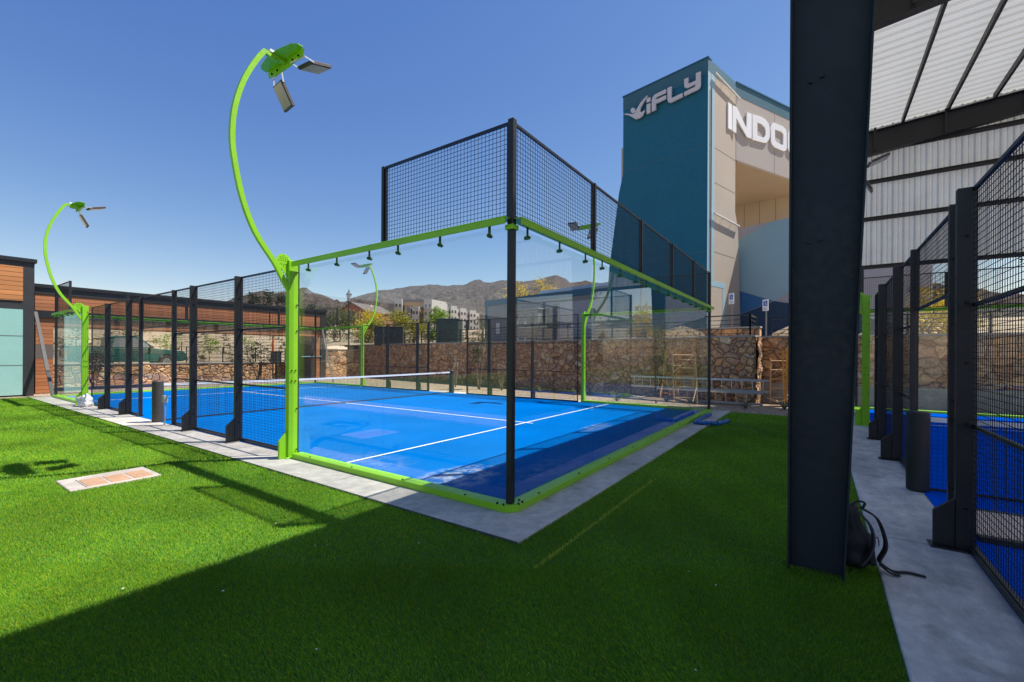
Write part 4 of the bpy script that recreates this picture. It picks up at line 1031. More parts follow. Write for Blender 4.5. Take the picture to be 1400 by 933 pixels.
    pr([(16.32, 3.3), (16.4, 3.3), (16.4, 3.4), (16.32, 3.4)], .08, .05, 'handle', 'galv', d_)
    pr([(17.35, 3.4), (17.8, 3.4), (17.8, 4.3), (17.35, 4.3)], .06, .06, 'meter_panel', 'louvre')
    fr = pr([(7.8, 2.9), (10.8, 2.9), (10.8, 5.5), (7.8, 5.5)], .05, .05, 'louvre_frame', 'mauve')
    b = MB()
    for k in range(14):
        z = 2.98+k*.175
        for (x0, x1) in ((7.92, 9.3), (9.36, 10.68)):
            c = o+nb*.07; b.prism([(x0, z), (x1, z), (x1, z+.135), (x0, z+.135)], c+nb*.06, u, Z-nb*.5, -nb*.02)
    b.build('louvre_slats', G_['louvre'], fr)
    # electrical cabinets
    t = empty('electrical_cabinet', P+u*13); tag(t, 'row of grey electrical cabinets against the utility building', 'cabinet')
    o = Vector((0, 0, 0)) - u*13
    MB().prism([(11.9, 2.2), (15.25, 2.2), (15.25, 5.0), (11.9, 5.0)], o+nb*1.1, u, Z, -nb*1.15).build('cabinet_body', G_['cabinet'], t, .02)
    MB().prism([(11.8, 5.0), (15.35, 5.0), (15.35, 5.09), (11.8, 5.09)], o+nb*1.18, u, Z, -nb*1.2).build('lid', G_['cabinet'], t, .02)
    for k in range(4):
        x = 11.98+k*.82; dr = MB().prism([(x, 2.35), (x+.76, 2.35), (x+.76, 4.9), (x, 4.9)], o+nb*1.125, u, Z, -nb*.024).build('cabinet_door', G_['cabinet'], t)
        b = MB()
        for (a, z) in ((.3, 3.95), (.3, 2.75)): b.prism([(x+a, z), (x+a+.12, z), (x+a+.12, z+.2), (x+a, z+.2)], o+nb*1.129, u, Z, -nb*.003)
        b.build('warning_label', G_['sign'], dr)
        b = MB()
        for q in range(5): b.prism([(x+.2, 4.5+q*.06), (x+.56, 4.5+q*.06), (x+.56, 4.53+q*.06), (x+.2, 4.53+q*.06)], o+nb*1.13, u, Z, -nb*.004)
        b.build('vent', G_['darkmetal'], dr)
tower()

def pavilion():
    t = empty('pavilion', (-3, 22, 0)); tag(t, 'dark framed pavilion with orange siding and aqua doors', 'pavilion')
    o = Vector((3, -22, 0))
    def bx(nm, m, x0, x1, y0, y1, z0, z1, par=None, bev=0): 
        q = MB().box(x0, x1, y0, y1, z0, z1).build(nm, G_[m], par or t, bev); q.location = o; return q
    bx('wall', 'darkmetal', -34, -.26, 22.0, 31, -.05, 5.0)  # long unseen left stretch added, plain dark, to darken the side glass reflections
    bx('roof_cap', 'black', -34.1, -.2, 21.93, 31.1, 5.0, 5.14)
    for k in range(2):
        x1 = -.56-k*2.6; x0 = x1-2.2
        bx('siding_panel', 'woodp', x0, x1, 21.96, 21.997, 3.53, 4.80)
        d = bx('door', 'aqua', x0, x1, 21.95, 21.996, 0.0, 3.2)
        q = MB()
        for z in (1.1, 2.2): q.box(x0, x1, 21.944, 21.949, z, z+.02)
        q = q.build('panel_joint', G_['seam'], d)
pavilion()
def portal():
    t = empty('wood_portal', (6, 23, 0)); tag(t, 'long wood clad portal frame spanning behind the near court', 'portal')
    o = Vector((-6, -23, 0))
    def bx(nm, m, x0, x1, y0, y1, z0, z1): q = MB().box(x0, x1, y0, y1, z0, z1).build(nm, G_[m], t); q.location = o; return q
    bx('roof_cap', 'black', -.15, 12.55, 22.9, 25.2, 4.19, 4.33)
    bx('fascia_band', 'darkmetal', -.12, 12.5, 22.97, 25.1, 3.95, 4.19)
    bx('siding_beam', 'wood', -.1, 12.15, 23.0, 25.05, 3.28, 3.95)
    bx('steel_beam', 'black', -.12, 12.5, 22.92, 25.1, 3.0, 3.28)
    bx('siding_beam', 'wood', -.1, 12.15, 23.0, 25.05, 2.68, 3.0)
    bx('siding_column', 'wood', -.08, .42, 23.0, 25.0, -.05, 2.68)
    bx('siding_column', 'wood', 11.75, 12.12, 23.0, 25.0, -.05, 2.68)
    bx('dark_band', 'roofm', -.085, .425, 22.995, 23.5, 1.35, 1.9)
    bx('end_post', 'darkmetal', 12.15, 12.5, 22.96, 25.05, -.05, 3.95)
    bx('jamb', 'darkmetal', 11.55, 11.75, 23.0, 25.0, -.05, 2.68)
    for xx in (10.9, 9.0): bx('fascia_joint', 'black', xx, xx+.06, 22.985, 23.1, 3.28, 3.95)
    for (x, xb, yb_) in ((-.1, .02, 20.55), (12.2, 11.3, 20.3)):
        q = MB(); q.bar((x, 22.9, 3.2), (xb, yb_, -.03), .10, .05); q = q.build('brace', G_['brace'], t); q.location = o
    q = bx('cross_rod', 'skyblue', 10.9, 12.2, 22.95, 22.99, 1.42, 1.46)
portal()

def apartments():
    t = empty('apartment_building', (160, 170, 12)); tag(t, 'cream apartment block with ochre balconies below the mountains', 'building')
    O = Vector((160, 170, 12))
    def face_block(p0, p1, z0, z1, dep, m, wn, rows, name='wing', wm='winm'):
        p0, p1 = Vector(p0), Vector(p1); d = (p1-p0); L = d.length; d.normalize(); n = Vector((d.y, -d.x, 0))
        if n.dot(Vector((CAM.x, CAM.y, 0))-p0) < 0: n = -n
        q = MB().prism([(0, z0), (L, z0), (L, z1), (0, z1)], p0-O, d, (0, 0, 1), -n*dep).build(name, G_[m], t)
        b = MB(); b2 = MB()
        for i in range(wn):
            for j in range(rows):
                x = (i+.5)*L/wn; z = z1-1.1-(j+.5)*((z1-z0-1.5)/rows)
                b.prism([(x-.55, z-.9), (x+.55, z-.9), (x+.55, z+.7), (x-.55, z+.7)], p0-O+n*.06, d, (0, 0, 1), -n*.05)
        if wn: b.build('window', G_[wm], q)
        return q
    P = lambda px_, t_: (CAM.x+(F.x+(px_-700)/604.7*Rt.x)*t_, CAM.y+(F.y+(px_-700)/604.7*Rt.y)*t_, 0)
    face_block(P(531, 236), P(540, 232), 12, 28.6, 10, 'apt3', 1, 3)
    face_block(P(539, 226), P(549, 226), 12, 30, 14, 'apt', 2, 4)
    face_block(P(549, 229), P(580, 229), 12, 28.8, 14, 'apt2', 8, 4)
    face_block(P(553, 225), P(560, 225), 12, 26, 6, 'apt', 1, 3)
    face_block(P(556, 223.5), P(561, 223.5), 12, 25.5, 6, 'apt3', 1, 3)
    face_block(P(563, 224), P(572, 224), 12, 26, 6, 'apt', 2, 3)
    q = face_block(P(549, 228), P(580, 228), 28.7, 30.0, 14, 'roofm', 0, 0, 'roof_band')
    face_block(P(579, 226), P(590, 224), 12, 29.6, 14, 'apt', 2, 4)
    for k in range(5):
        a = 590+k*13; tt = 226+k*9
        face_block(P(a, tt), P(a+8.5, tt+3), 12, 29.2-k*.3, 12, 'apt', 2, 4)
        face_block(P(a+8.5, tt+8), P(a+13, tt+10), 12, 28.3-k*.3, 10, 'apt3' if k % 2 else 'apt', 1, 4)
    t = empty('brick_house', (89, 126, 10)); tag(t, 'red brick gabled house with pale stripes beneath the mountain ridge', 'house')
    O2 = Vector((89, 126, 10)); p0 = Vector(P(466, 150)); p1 = Vector(P(500, 146)); d = (p1-p0); L = d.length; d.normalize(); n = Vector((d.y, -d.x, 0)); n = n if n.dot(CAM-p0) > 0 else -n
    MB().prism([(0, 9), (L, 9), (L, 15.6), (L*.42, 18.6), (0, 16.4)], p0-O2, d, (0, 0, 1), -n*14).build('wall', G_['brick'], t)
    b = MB()
    for k in range(5):
        x = L*(.28+k*.15); b.prism([(x, 9.5), (x+.5, 9.5), (x+.5, 15.9), (x, 15.9)], p0-O2+n*.05, d, (0, 0, 1), -n*.04)
    b.build('pale_stripes', G_['apt'], t)
    b = MB(); b.prism([(-.4, 16.35), (L*.42, 18.65), (L+.4, 15.5), (L+.4, 15.9), (L*.42, 19.1), (-.4, 16.8)], p0-O2+n*.5, d, (0, 0, 1), -n*15); b.build('roof', G_['roofm'], t)
    for (pa, pb, z, lab) in ((500, 532, 17.4, 'long brown roofed house right of the red brick house'), (424, 440, 16.0, 'small tan house far left on the hillside beneath the mountains')):
        t = empty('hill_house', P((pa+pb)/2, 160)); tag(t, lab, 'house', 'distant hillside houses'); O3 = Vector(t.location)
        q0, q1 = Vector(P(pa, 158)), Vector(P(pb, 166)); d = (q1-q0); L = d.length; d.normalize(); n = Vector((d.y, -d.x, 0)); n = n if n.dot(CAM-q0) > 0 else -n
        wl = MB().prism([(0, 9), (L, 9), (L, z-1.5), (0, z-1.5)], q0-O3, d, (0, 0, 1), -n*9).build('wall', G_['apt2' if pa < 450 else 'brick'], t)
        b = MB()
        for k in range(4): b.prism([(L*(.1+k*.24), z-4), (L*(.1+k*.24)+1.2, z-4), (L*(.1+k*.24)+1.2, z-2.4), (L*(.1+k*.24), z-2.4)], q0-O3+n*.05, d, (0, 0, 1), -n*.04)
        b.build('window', G_['winm'], wl)
        b = MB(); e = d*L; f0 = q0-O3+n*.8-d*.8; f1 = f0+e+d*1.6; r0 = q0-O3-n*4.5+Vector((0, 0, 2.2)); r1 = r0+e; k0 = f0-n*10.6; k1 = f1-n*10.6
        zz = Vector((0, 0, z-1.5)); b.add([f0+zz, f1+zz, k1+zz, k0+zz, r0+zz, r1+zz], [(0,1,5,4),(1,2,5),(2,3,4,5),(3,0,4),(0,3,2,1)]); b.build('roof', G_['roofm'], t)
apartments()

# ------------------------------------------------------------------ street furniture, vehicles
def street_lamp():
    x, y = 16.9, 26.9; t = empty('street_lamp', (x, y, 1.6)); tag(t, 'dark green lantern street lamp on the terrace before the mountains', 'street lamp')
    b = MB(); b.tube([(0, 0, 0), (0, 0, .35), (0, 0, .4), (0, 0, .8)], [.13, .13, .09, .075], 12); b.tube([(0, 0, .8), (0, 0, 3.95)], [.065, .05], 12); b.tube([(0, 0, 3.95), (0, 0, 4.02)], .10, 12)
    b.build('pole', G_['lampgreen'], t)
    b = MB(); b.tube([(0, 0, 4.02), (0, 0, 4.2), (0, 0, 4.52)], [.10, .14, .19], 8); h = b.build('lantern', G_['frost'], t)
    b = MB(); b.tube([(0, 0, 4.52), (0, 0, 4.56), (0, 0, 4.72), (0, 0, 4.78), (0, 0, 4.98)], [.22, .21, .07, .05, .01], 8)
    for k in range(6):
        a = k*PI/3; b.bar((.10*math.cos(a), .10*math.sin(a), 4.02), (.195*math.cos(a), .195*math.sin(a), 4.52), .018, .018)
    b.build('lantern_cap', G_['lampgreen'], h)
street_lamp()
def pickup():
    t = empty('pickup_truck', (4.95, 31.6, .69), 0); t.scale = (1.08, 1.05, 1.13)
    tag(t, 'dark green pickup truck parked on the road beyond the portal', 'pickup truck')
    W = .86
    def arch(xc, r=.40): return [(xc+r*math.cos(a), .33+r*math.sin(a)) for a in [PI-i*PI/8 for i in range(9)]]
    body = [(-2.55, .42)] + [(-2.5, .36)] + arch(-1.45) + arch(1.55) + [(2.35, .36), (2.5, .45), (2.52, .72), (2.38, .92), (1.25, 1.03), (1.0, 1.06), (-2.5, 1.06), (-2.56, .98)]
    MB().prism(body, (0, W, 0), (1, 0, 0), (0, 0, 1), (0, -2*W, 0)).build('body', G_['truck'], t, .03)
    cabp = [(-1.0, 1.06), (1.05, 1.06), (.35, 1.62), (.15, 1.68), (-.75, 1.68), (-.92, 1.62)]
    c = MB().prism(cabp, (0, W-.08, 0), (1, 0, 0), (0, 0, 1), (0, -2*W+.16, 0)).build('cab', G_['truck'], t, .04)
    for s in (1, -1):
        y = s*(W-.078)
        MB().prism([(.02, 1.1), (.85, 1.1), (.3, 1.56), (.02, 1.58)], (0, y-s*.0, 0), (1, 0, 0), (0, 0, 1), (0, s*.006, 0)).build('window', G_['tglass'], c)
        MB().prism([(-.82, 1.1), (-.07, 1.1), (-.07, 1.58), (-.72, 1.58)], (0, y, 0), (1, 0, 0), (0, 0, 1), (0, s*.006, 0)).build('window', G_['tglass'], c)
        d = MB().prism([(-.04, .45), (.95, .45), (.95, 1.04), (-.04, 1.04)], (0, s*(W+.0015), 0), (1, 0, 0), (0, 0, 1), (0, s*.008, 0)).build('door', G_['truck'], t, .004)
        MB().box(.02, .17, s*(W+.02)-.015, s*(W+.02)+.015, .88, .92).build('handle', G_['chrome'], d)
        MB().box(.75, .88, s*(W+.08)-.08, s*(W+.08)+.08, 1.06, 1.2).build('mirror', G_['tyre'], t, .02)
    MB().box(-2.50, -1.02, -W+.04, W-.04, 1.062, 1.13).build('bed_cover', G_['tyre'], t, .02)
    b = MB(); b.box(2.46, 2.62, -W, W, .4, .56); b.build('bumper', G_['chrome'], t, .02); MB().box(-2.66, -2.54, -W, W, .42, .56).build('bumper', G_['chrome'], t, .02)
    for s in (1, -1):
        MB().box(2.40, 2.535, s*.62-.16, s*.62+.16, .66, .84).build('headlight', G_['frost'], t, .01)
        MB().box(-2.585, -2.55, s*.76-.07, s*.76+.07, .62, .92).build('tail_light', G_['orange2'], t)
    for x in (-1.45, 1.55):
        for s in (1, -1):
            w_ = MB().tube([(0, -.11, 0), (0, .11, 0)], .335, 24).build('wheel', G_['tyre'], t, .03); w_.location = (x, s*(W-.10), .335)
            MB().tube([(0, s*.105, 0), (0, s*.118, 0)], .2, 18).build('rim', G_['chrome'], w_)
pickup()
def cabinet(name, loc, rz, sx, sy, h, mat, label, cat, doors=2):
    t = empty(name, loc, rz); tag(t, label, cat)
    MB().box(-sx/2, sx/2, -sy/2, sy/2, 0, h).build('body', G_[mat], t, .03)
    MB().box(-sx/2-.04, sx/2+.04, -sy/2-.04, sy/2+.04, h, h+.07).build('lid', G_[mat], t, .02)
    for k in range(doors):
        x0 = -sx/2+.05+k*(sx-.1)/doors; d = MB().box(x0+.01, x0+(sx-.1)/doors-.01, -sy/2-.022, -sy/2-.002, .08, h-.1).build('door', G_[mat], t)
        MB().box(x0+.06, x0+.10, -sy/2-.05, -sy/2-.022, h*.5, h*.5+.14).build('handle', G_['galv'], d)
    for s in (-1, 1):
        MB().box(s*sx/2-(.02 if s < 0 else 0)-.0, s*sx/2+(.02 if s > 0 else 0), -sy/2+.1, sy/2-.1, .1, h-.15).build('side_panel', G_[mat], t)
cabinet('transformer_cabinet', (18.4, 17.9, 2.2), R(-62), 1.5, 1.3, 1.72, 'greencab', 'dark green transformer cabinet behind the rail fence and bright tree', 'cabinet')
cabinet('waste_container', (16.9, 22.2, 2.2), R(-45), 1.9, 1.3, 1.25, 'darkcab', 'dark waste container behind the curved floodlight mast at the rail', 'container', 3)
def mailbox(loc, label, n=2):
    t = empty('mailbox_unit', loc, R(-35)); tag(t, label, 'mailbox')
    MB().box(-.05, .05, -.05, .05, 0, .95).build('pedestal', G_['darkcab'], t); b_ = MB().box(-.28, .28, -.22, .22, .95, 1.75).build('box', G_['darkcab'], t, .02)
    for i in range(2):
        for j in range(3): MB().box(-.25+i*.26, -.02+i*.26, -.235, -.222, 1.0+j*.24, 1.21+j*.24).build('door', G_['cabinet'], b_)
mailbox((10.75, 25.6, -.02), 'dark pedestal mailbox unit before the low wall, left one'); mailbox((11.75, 25.4, -.02), 'dark pedestal mailbox unit beside the portal wood column')
t = empty('marker_post', (10.95, 26.4, -.02)); tag(t, 'orange marker post above the mailbox', 'marker post')
MB().tube([(0, 0, 0), (0, 0, 1.75)], .03, 8).build('stem', G_['galv'], t); MB().tube([(0, 0, 1.7), (0, 0, 2.6)], .075, 10).build('sleeve', G_['orange2'], t)
def parking_sign(loc, label, hh):
    t = empty('parking_sign', loc, R(-28)); tag(t, label, 'sign', 'disabled parking signs')
    MB().tube([(0, 0, 0), (0, 0, hh)], .03, 8).build('post', G_['galv'], t)
    p = MB().box(-.055, -.035, -.12, .12, hh-.46, hh).build('sign_plate', G_['sign'], t)
    MB().box(-.060, -.056, -.08, .08, hh-.27, hh-.06).build('blue_square', G_['iblue'], p)
    b = MB(); X = -.062; k = .72      # wheelchair pictogram
    def st(pts, w_=.014):
        for a, c in zip(pts, pts[1:]): b.tube([(X, a[0]*k, hh-.16+a[1]*k), (X, c[0]*k, hh-.16+c[1]*k)], w_/2, 6)
    b.tube([(X-.003, .012, hh-.16+.095*k), (X+.003, .012, hh-.16+.095*k)], .015, 10)
    st([(.012, .07), (.005, -.01), (-.05, -.015), (-.07, -.085), (-.092, -.08)]); st([(.01, .035), (-.04, .035)], .011)
    st([(.03+.065*math.cos(a), -.045+.065*math.sin(a)) for a in [R(100)+i*R(240)/10 for i in range(11)]], .011)
    b.build('pictogram', G_['sign'], p)
    b = MB(); b.box(-.060, -.056, -.08, .08, hh-.36, hh-.345); b.box(-.060, -.056, -.08, .08, hh-.42, hh-.405); b.build('text_lines', G_['iblue'], p)
parking_sign((17.3, .48, 2.25), 'disabled parking sign on the post nearer the glass corner', 2.05)
parking_sign((16.95, -.83, 2.25), 'disabled parking sign on the post nearer the steel column', 1.66)

# ------------------------------------------------------------------ ladders, scaffold
def ladder(loc, rot, L, wd, mat, label, group=None):
    t = empty('ladder', loc); t.rotation_euler = rot; tag(t, label, 'ladder', group)
    for s in (0, wd): MB().box(0, L, -.014, .014, s-.035, s+.035).build('rail', mat, t, .004)
    n = int(L/.30)
    for k in range(n): shared(('rung', wd, mat.name), 'rung', mat, t, lambda b: b.tube([(0, 0, .03), (0, 0, wd-.03)], .016, 8), ((k+.5)*L/n, 0, 0))
    return t
ladder((12.42, -1.3, .46), (R(-6), 0, R(86)), 4.6, .36, G_['alu'], 'aluminium ladder on its side against the stone wall, upper one', 'aluminium ladders by the wall')
ladder((12.32, -1.15, .06), (R(-9), 0, R(86)), 3.4, .36, G_['alu'], 'aluminium ladder on its side on the gravel, lower one', 'aluminium ladders by the wall')
def scaffold(loc, rz, tilt, mat, label, h=1.75, wd=.75):
    t = empty('scaffold_frame', loc, rz); t.rotation_euler = (tilt, 0, rz); tag(t, label, 'scaffold frame')
    for x in (-wd/2, wd/2): MB().tube([(x, 0, 0), (x, 0, h)], .024, 8).build('upright', mat, t)
    for k in range(5): MB().tube([(-wd/2, 0, .2+k*(h-.3)/4), (wd/2, 0, .2+k*(h-.3)/4)], .018, 8).build('crossbar', mat, t)
    for q in ([(-wd/2, 0, .2), (-wd*.1, -.45, .05)], [(wd/2, 0, .55), (wd*.1, -.5, .04)], [(-wd/2, -.02, h*.6), (wd/2, -.02, h*.95)]): MB().tube(q, .016, 6).build('brace', mat, t)
scaffold((11.75, 1.05, .0), R(-60), R(-9), G_['scaf'], 'tan scaffold frame leaning behind the back glass near its corner')
scaffold((13.75, -1.55, .0), R(-85), R(-5), G_['scaf'], 'weathered tan scaffold frame against the shaded stone recess', 1.55, .62)
scaffold((13.1, -1.98, .0), R(-75), R(-8), G_['orange'], 'orange painted scaffold frame beside the steel column', 1.85, .6)
ladder((13.35, -1.75, .1), (0, R(-80), R(10)), 1.8, .35, G_['orange'], 'short orange ladder standing by the orange scaffold frame')
t = MB().tube([(12.9, -1.2, .25), (12.9, -1.5, .12), (12.9, -1.75, .22), (12.88, -2.1, .7)], .02, 6).build('rope', G_['scaf']); tag(t, 'tan rope hanging in a loop from the orange scaffold', 'rope')
def thatch():
    t = empty('thatch_heap', (15.6, -2.2, 2.25)); tag(t, 'heap of dry tan thatch behind the rail fence', 'thatch heap')
    rr = random.Random(4); b = MB()
    for k in range(420):
        a = rr.random()*6.283; u = rr.random()**.6; r0 = 1.25*u; z = .52*(1-u**1.8)+rr.uniform(-.03, .04)
        p = Vector((r0*.8*math.cos(a), r0*math.sin(a), z)); d = Vector((math.cos(a), math.sin(a), -.35-.5*u)).normalized(); L = rr.uniform(.25, .5); s = Vector((-math.sin(a), math.cos(a), 0))*rr.uniform(.03, .06)
        b.add([p-d*L*.5-s, p+d*L*.5-s*.6, p+d*L*.5+s*.6+Vector((0, 0, .01)), p-d*L*.5+s, p-d*L*.2+Vector((0, 0, .03))], [(0, 1, 4), (1, 2, 4), (2, 3, 4), (3, 0, 4)])
    b.build('straw', G_['thatch'], t)
    b = MB(); vs = [(0, 0, .46)]; fs = []
    for i in range(1, 6):
        for k in range(20): a = k*PI/10; u = i/5; vs.append((1.2*u*.8*math.cos(a), 1.2*u*math.sin(a), .48*(1-u**1.8)-.03))
    for k in range(20): fs.append((0, 1+k, 1+(k+1) % 20))
    for i in range(4):
        for k in range(20): fs.append((1+i*20+k, 1+(i+1)*20+k, 1+(i+1)*20+(k+1) % 20, 1+i*20+(k+1) % 20))
    b.add(vs, fs); b.build('mound', G_['thatch'], t)
thatch()

# ------------------------------------------------------------------ plants
def leaves(b, pts, size, flat=.5, rr=random):
    for p in pts:
        s = size*rr.uniform(.6, 1.35); a = Vector((rr.gauss(0, 1), rr.gauss(0, 1), rr.gauss(0, flat))).normalized(); c = a.cross(Vector((rr.gauss(0, 1), rr.gauss(0, 1), rr.gauss(0, 1)))).normalized()
        b.add([p-a*s*.5, p+c*s*.28, p+a*s*.5, p-c*s*.28], [(0, 1, 2, 3)])
def plant(name, label, cat, loc, h, crown, trunk_h, leaf, lsize, n, bark='bark', tr=.06, clumps=26, group=None, stems=1, lean=(0, 0), seed=0, spread=None):
    """crown = list of (dx,dy,dz,rx,ry,rz) ellipsoids; clumps of small leaves fill their volume"""
    rr = random.Random(seed+len(label)); t = empty(name, loc); tag(t, label, cat, group)
    b = MB(); tips = []
    for s in range(stems):
        bx_, by_ = (rr.uniform(-.25, .25)*(stems > 1)*h*.25, rr.uniform(-.25, .25)*(stems > 1)*h*.25); top = Vector((lean[0]+bx_*2.2, lean[1]+by_*2.2, max(trunk_h, .3)))
        pts = [Vector((bx_*.25, by_*.25, -.1)).lerp(top, k/5) + Vector((rr.gauss(0, tr*.5), rr.gauss(0, tr*.5), 0)) for k in range(6)]
        b.tube(pts, [tr*(1-.09*k) for k in range(6)], 7); tips.append(pts[-1])
    lb = MB(); per = max(1, n//(clumps*len(crown)))
    for (dx, dy, dz, rx, ry, rz) in crown:
        for c in range(clumps):
            while True:
                q = Vector((rr.uniform(-1, 1), rr.uniform(-1, 1), rr.uniform(-1, 1)))
                if .12 < q.length < 1: break
            cc = Vector((dx+q.x*rx, dy+q.y*ry, dz+q.z*rz)); cr = rr.uniform(.16, .34)*min(rx, ry, rz)*1.15
            if c % 3 == 0:
                o = rr.choice(tips); m = o.lerp(cc, .55)+Vector((rr.gauss(0, .06*h), rr.gauss(0, .06*h), .03*h))*.4
                b.tube([o, m, cc], [tr*.45, tr*.28, tr*.1], 5, False)
            k = int(per*rr.uniform(.5, 1.6))
            leaves(lb, [cc+Vector((rr.gauss(0, cr), rr.gauss(0, cr), rr.gauss(0, cr*.8))) for _ in range(k)], lsize, .6, rr)
    b.build('trunk', G_[bark], t, smooth=True); lb.build('crown', LF[leaf], t)
    return t
plant('tree', 'yellow blossoming tree behind the utility building roof', 'tree', (35.3, 22.0, 2.3), 7.5, [(-.9, 1.2, 5.0, 1.1, 1.4, 1.9), (.6, -1.0, 5.4, 1.2, 1.3, 2.1), (-.2, .2, 4.2, 1.6, 2.2, 1.2)], 2.6, 'yellow', .20, 3600, clumps=34, tr=.12, stems=3)
plant('tree', 'bright green leafy tree beside the transformer cabinet', 'tree', (19.9, 20.4, 2.2), 3, [(0, 0, 1.5, 1.0, 1.0, 1.0), (.1, .1, 2.35, .55, .55, .6), (0, 0, .8, .9, .9, .5)], .8, 'bright', .14, 4200, clumps=24, tr=.05)
plant('young_tree', 'slender pale-stemmed tree rising before the retaining wall', 'tree', (12.3, 10.4, -.02), 3.4, [(.1, 0, 2.6, .35, .4, .75), (0, .1, 1.7, .28, .3, .4)], 2.0, 'olive', .075, 900, 'palebark', tr=.022, clumps=16, stems=4)
plant('young_tree', 'young staked tree before the wall beside the tan scaffold', 'tree', (11.45, 1.95, -.02), 2.9, [(0, .0, 2.25, .25, .28, .55), (.05, -.05, 1.6, .2, .22, .35)], 2.2, 'olive', .07, 800, tr=.03, clumps=16, lean=(.08, .08))
for (x, y, h, lab, lf) in ((20.3, 33.2, 3.2, 'green bushy tree right of the wood portal end post', 'olive'), (22.0, 31.2, 2.4, 'yellow-green shrub on the slope behind the street lamp', 'yelgreen'), (22.9, 29.0, 3.0, 'large rounded yellow-green shrub behind the curved mast', 'yelgreen'), (24.0, 27.4, 2.2, 'low yellow-green shrub right of the curved mast', 'yelgreen'), (23.6, 33.8, 3.3, 'yellow flowering shrub high on the slope below the brick house', 'yellow')):
    plant('shrub', lab, 'shrub', (x, y, H(x, y)-.1), h, [(0, 0, h*.5, h*.48, h*.48, h*.42), (.3, -.3, h*.72, h*.3, h*.3, h*.25)], .3, lf, .17, 2000, clumps=26, tr=.05, stems=3)
for i, (x, y, h, lab) in enumerate(((58, 101, 5.0, 'dark conifer on the far ridge left of the street lamp'), (60.5, 98, 4.6, 'round dark conifer right beside the street lamp head'), (52, 110, 5.5, 'dark tree on the skyline above the wood beam, largest'), (49.8, 113, 4.5, 'dark tree on the skyline above the mesh fence'), (54, 107, 4.6, 'small dark tree on the skyline beside the green post'), (63, 95, 4.0, 'dark tree below the brick house gable'), (70, 92, 4.0, 'dark tree in front of the brown roofed house'))):
    plant('conifer', lab, 'tree', (x, y, H(x, y)-.4), h, [(0, 0, h*.55, h*.30, h*.30, h*.42)], h*.35, 'dark', .45, 520, clumps=22, tr=.12, group='dark trees on the far hillside', seed=i)
for i, (x, y, h, lab, lf, st) in enumerate(((9.7, 25.7, 2.3, 'bare-stemmed shrub before the low wall near the mailboxes', 'sage', 6), (2.2, 25.6, 1.7, 'grey-green shrub before the low wall near the left portal column', 'sage', 5), (11.2, 36.6, 2.0, 'small leafy tree on the dry slope above the rail', 'bright', 1), (14.1, 36.8, 2.2, 'small tree on the dry slope near the mailboxes', 'bright', 1), (8.7, 37, 2.1, 'spiky green tree just above the pickup hood', 'bright', 2), (5.4, 37.2, 2.0, 'pale green tree behind the pickup cab', 'yelgreen', 2), (2.6, 37.5, 1.8, 'pale scrub tree behind the pickup bed', 'sage', 2))):
    plant('shrub', lab, 'shrub', (x, y, (-.03 if y < 27 else H(x, y)-.05)), h, [(0, 0, h*.68, h*.38, h*.38, h*.30)], h*.4, lf, .11, 520, clumps=18, tr=.025, stems=st, seed=i)
for i, (x, y, h, lab) in enumerate(((28.9, -7.6, 3.4, 'yellow flowering tree beyond the tan wall, left one'), (29.8, -8.7, 3.2, 'yellow flowering tree beyond the tan wall, right one'), (31.5, -12.5, 1.3, 'low yellow shrub beyond the tan wall at the picture edge'))):
    plant('tree', lab, 'tree', (x, y, 2.2), h, [(0, 0, h*.55, h*.33, h*.33, h*.45)], h*.25, 'yellow', .16, 1700, clumps=30, tr=.06, stems=3, seed=i+5)
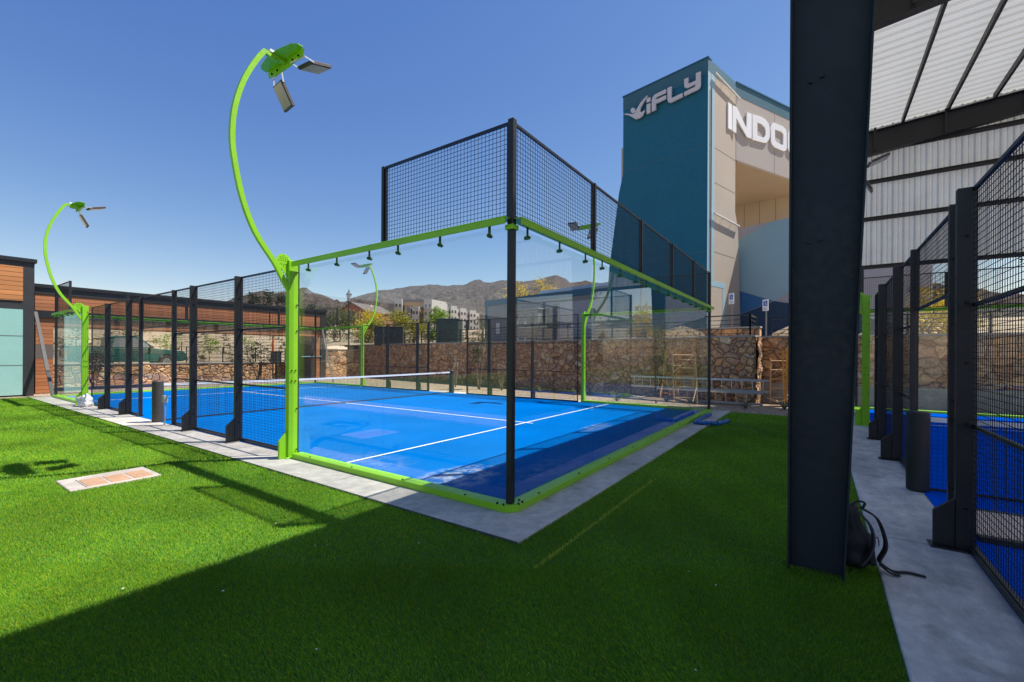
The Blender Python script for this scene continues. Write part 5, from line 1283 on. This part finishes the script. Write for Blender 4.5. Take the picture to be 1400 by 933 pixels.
plant('tree', 'tall leafy tree at the right picture edge beyond the gable', 'tree', (24.5, -10.9, 2.2), 6, [(0, .5, 4.6, 1.0, .8, 1.2), (0, .2, 3.6, .7, .6, .6)], 3.0, 'olive', .15, 900, clumps=24, tr=.09)
def yucca(loc, label, n=16, s=.38, mat='sage'):
    t = empty('yucca', loc); tag(t, label, 'plant', 'spiky plants along the wall'); b = MB(); rr = random.Random(len(label))
    for k in range(n):
        a = rr.random()*6.283; e = rr.uniform(.45, 1.35); L = s*rr.uniform(.7, 1.25); d = Vector((math.cos(a)*math.cos(e), math.sin(a)*math.cos(e), math.sin(e))); sd_ = Vector((-math.sin(a), math.cos(a), 0))*.014
        m = d*L*.6; tip = d*L+Vector((0, 0, -.1*L*math.cos(e))); b.add([-sd_, sd_, m+sd_*1.2, m-sd_*1.2, tip], [(0, 1, 2, 3), (3, 2, 4)])
    b.build('blades', LF[mat], t)
for (x, y, lab) in ((11.55, -.75, 'spiky plant on the gravel before the aluminium ladder'), (12.0, -1.75, 'spiky plant on the gravel beside the hanging rope'), (12.6, 5.6, 'spiky tuft at the foot of the wall behind the side fence'), (12.9, 7.4, 'small dry tuft at the foot of the retaining wall'), (11.3, 3.3, 'tall thin tuft behind the back glass left of the young tree')):
    yucca((x, y, -.02), lab)
for i, (x, y, lab) in enumerate(((13.1, 9.3, 'leaning dry stems against the retaining wall'), (13.3, 12.3, 'bundle of dry stems before the wall left of the pale tree'))):
    plant('dry_shrub', lab, 'shrub', (x-.5, y, -.02), 1.6, [(.3, .1, 1.2, .25, .4, .4)], 1.2, 'dry', .05, 120, 'palebark', tr=.014, stems=6, clumps=8, seed=i)
b = MB(); rr = random.Random(9)
for k in range(800):
    az = rr.uniform(38, 88); r = rr.uniform(42, 88); x, y = CAM.x+r*math.cos(R(az)), CAM.y+r*math.sin(R(az)); s = rr.uniform(.2, .55)
    for q in range(9):
        leaves(b, [Vector((x+rr.gauss(0, s*.5), y+rr.gauss(0, s*.5), H(x, y)+abs(rr.gauss(0, s*.4))))], s*.7, .6, rr)
tag(b.build('desert_scrub', LF['dry']), 'dry desert scrub dotted over the slope behind the portal', 'scrub', kind='stuff')
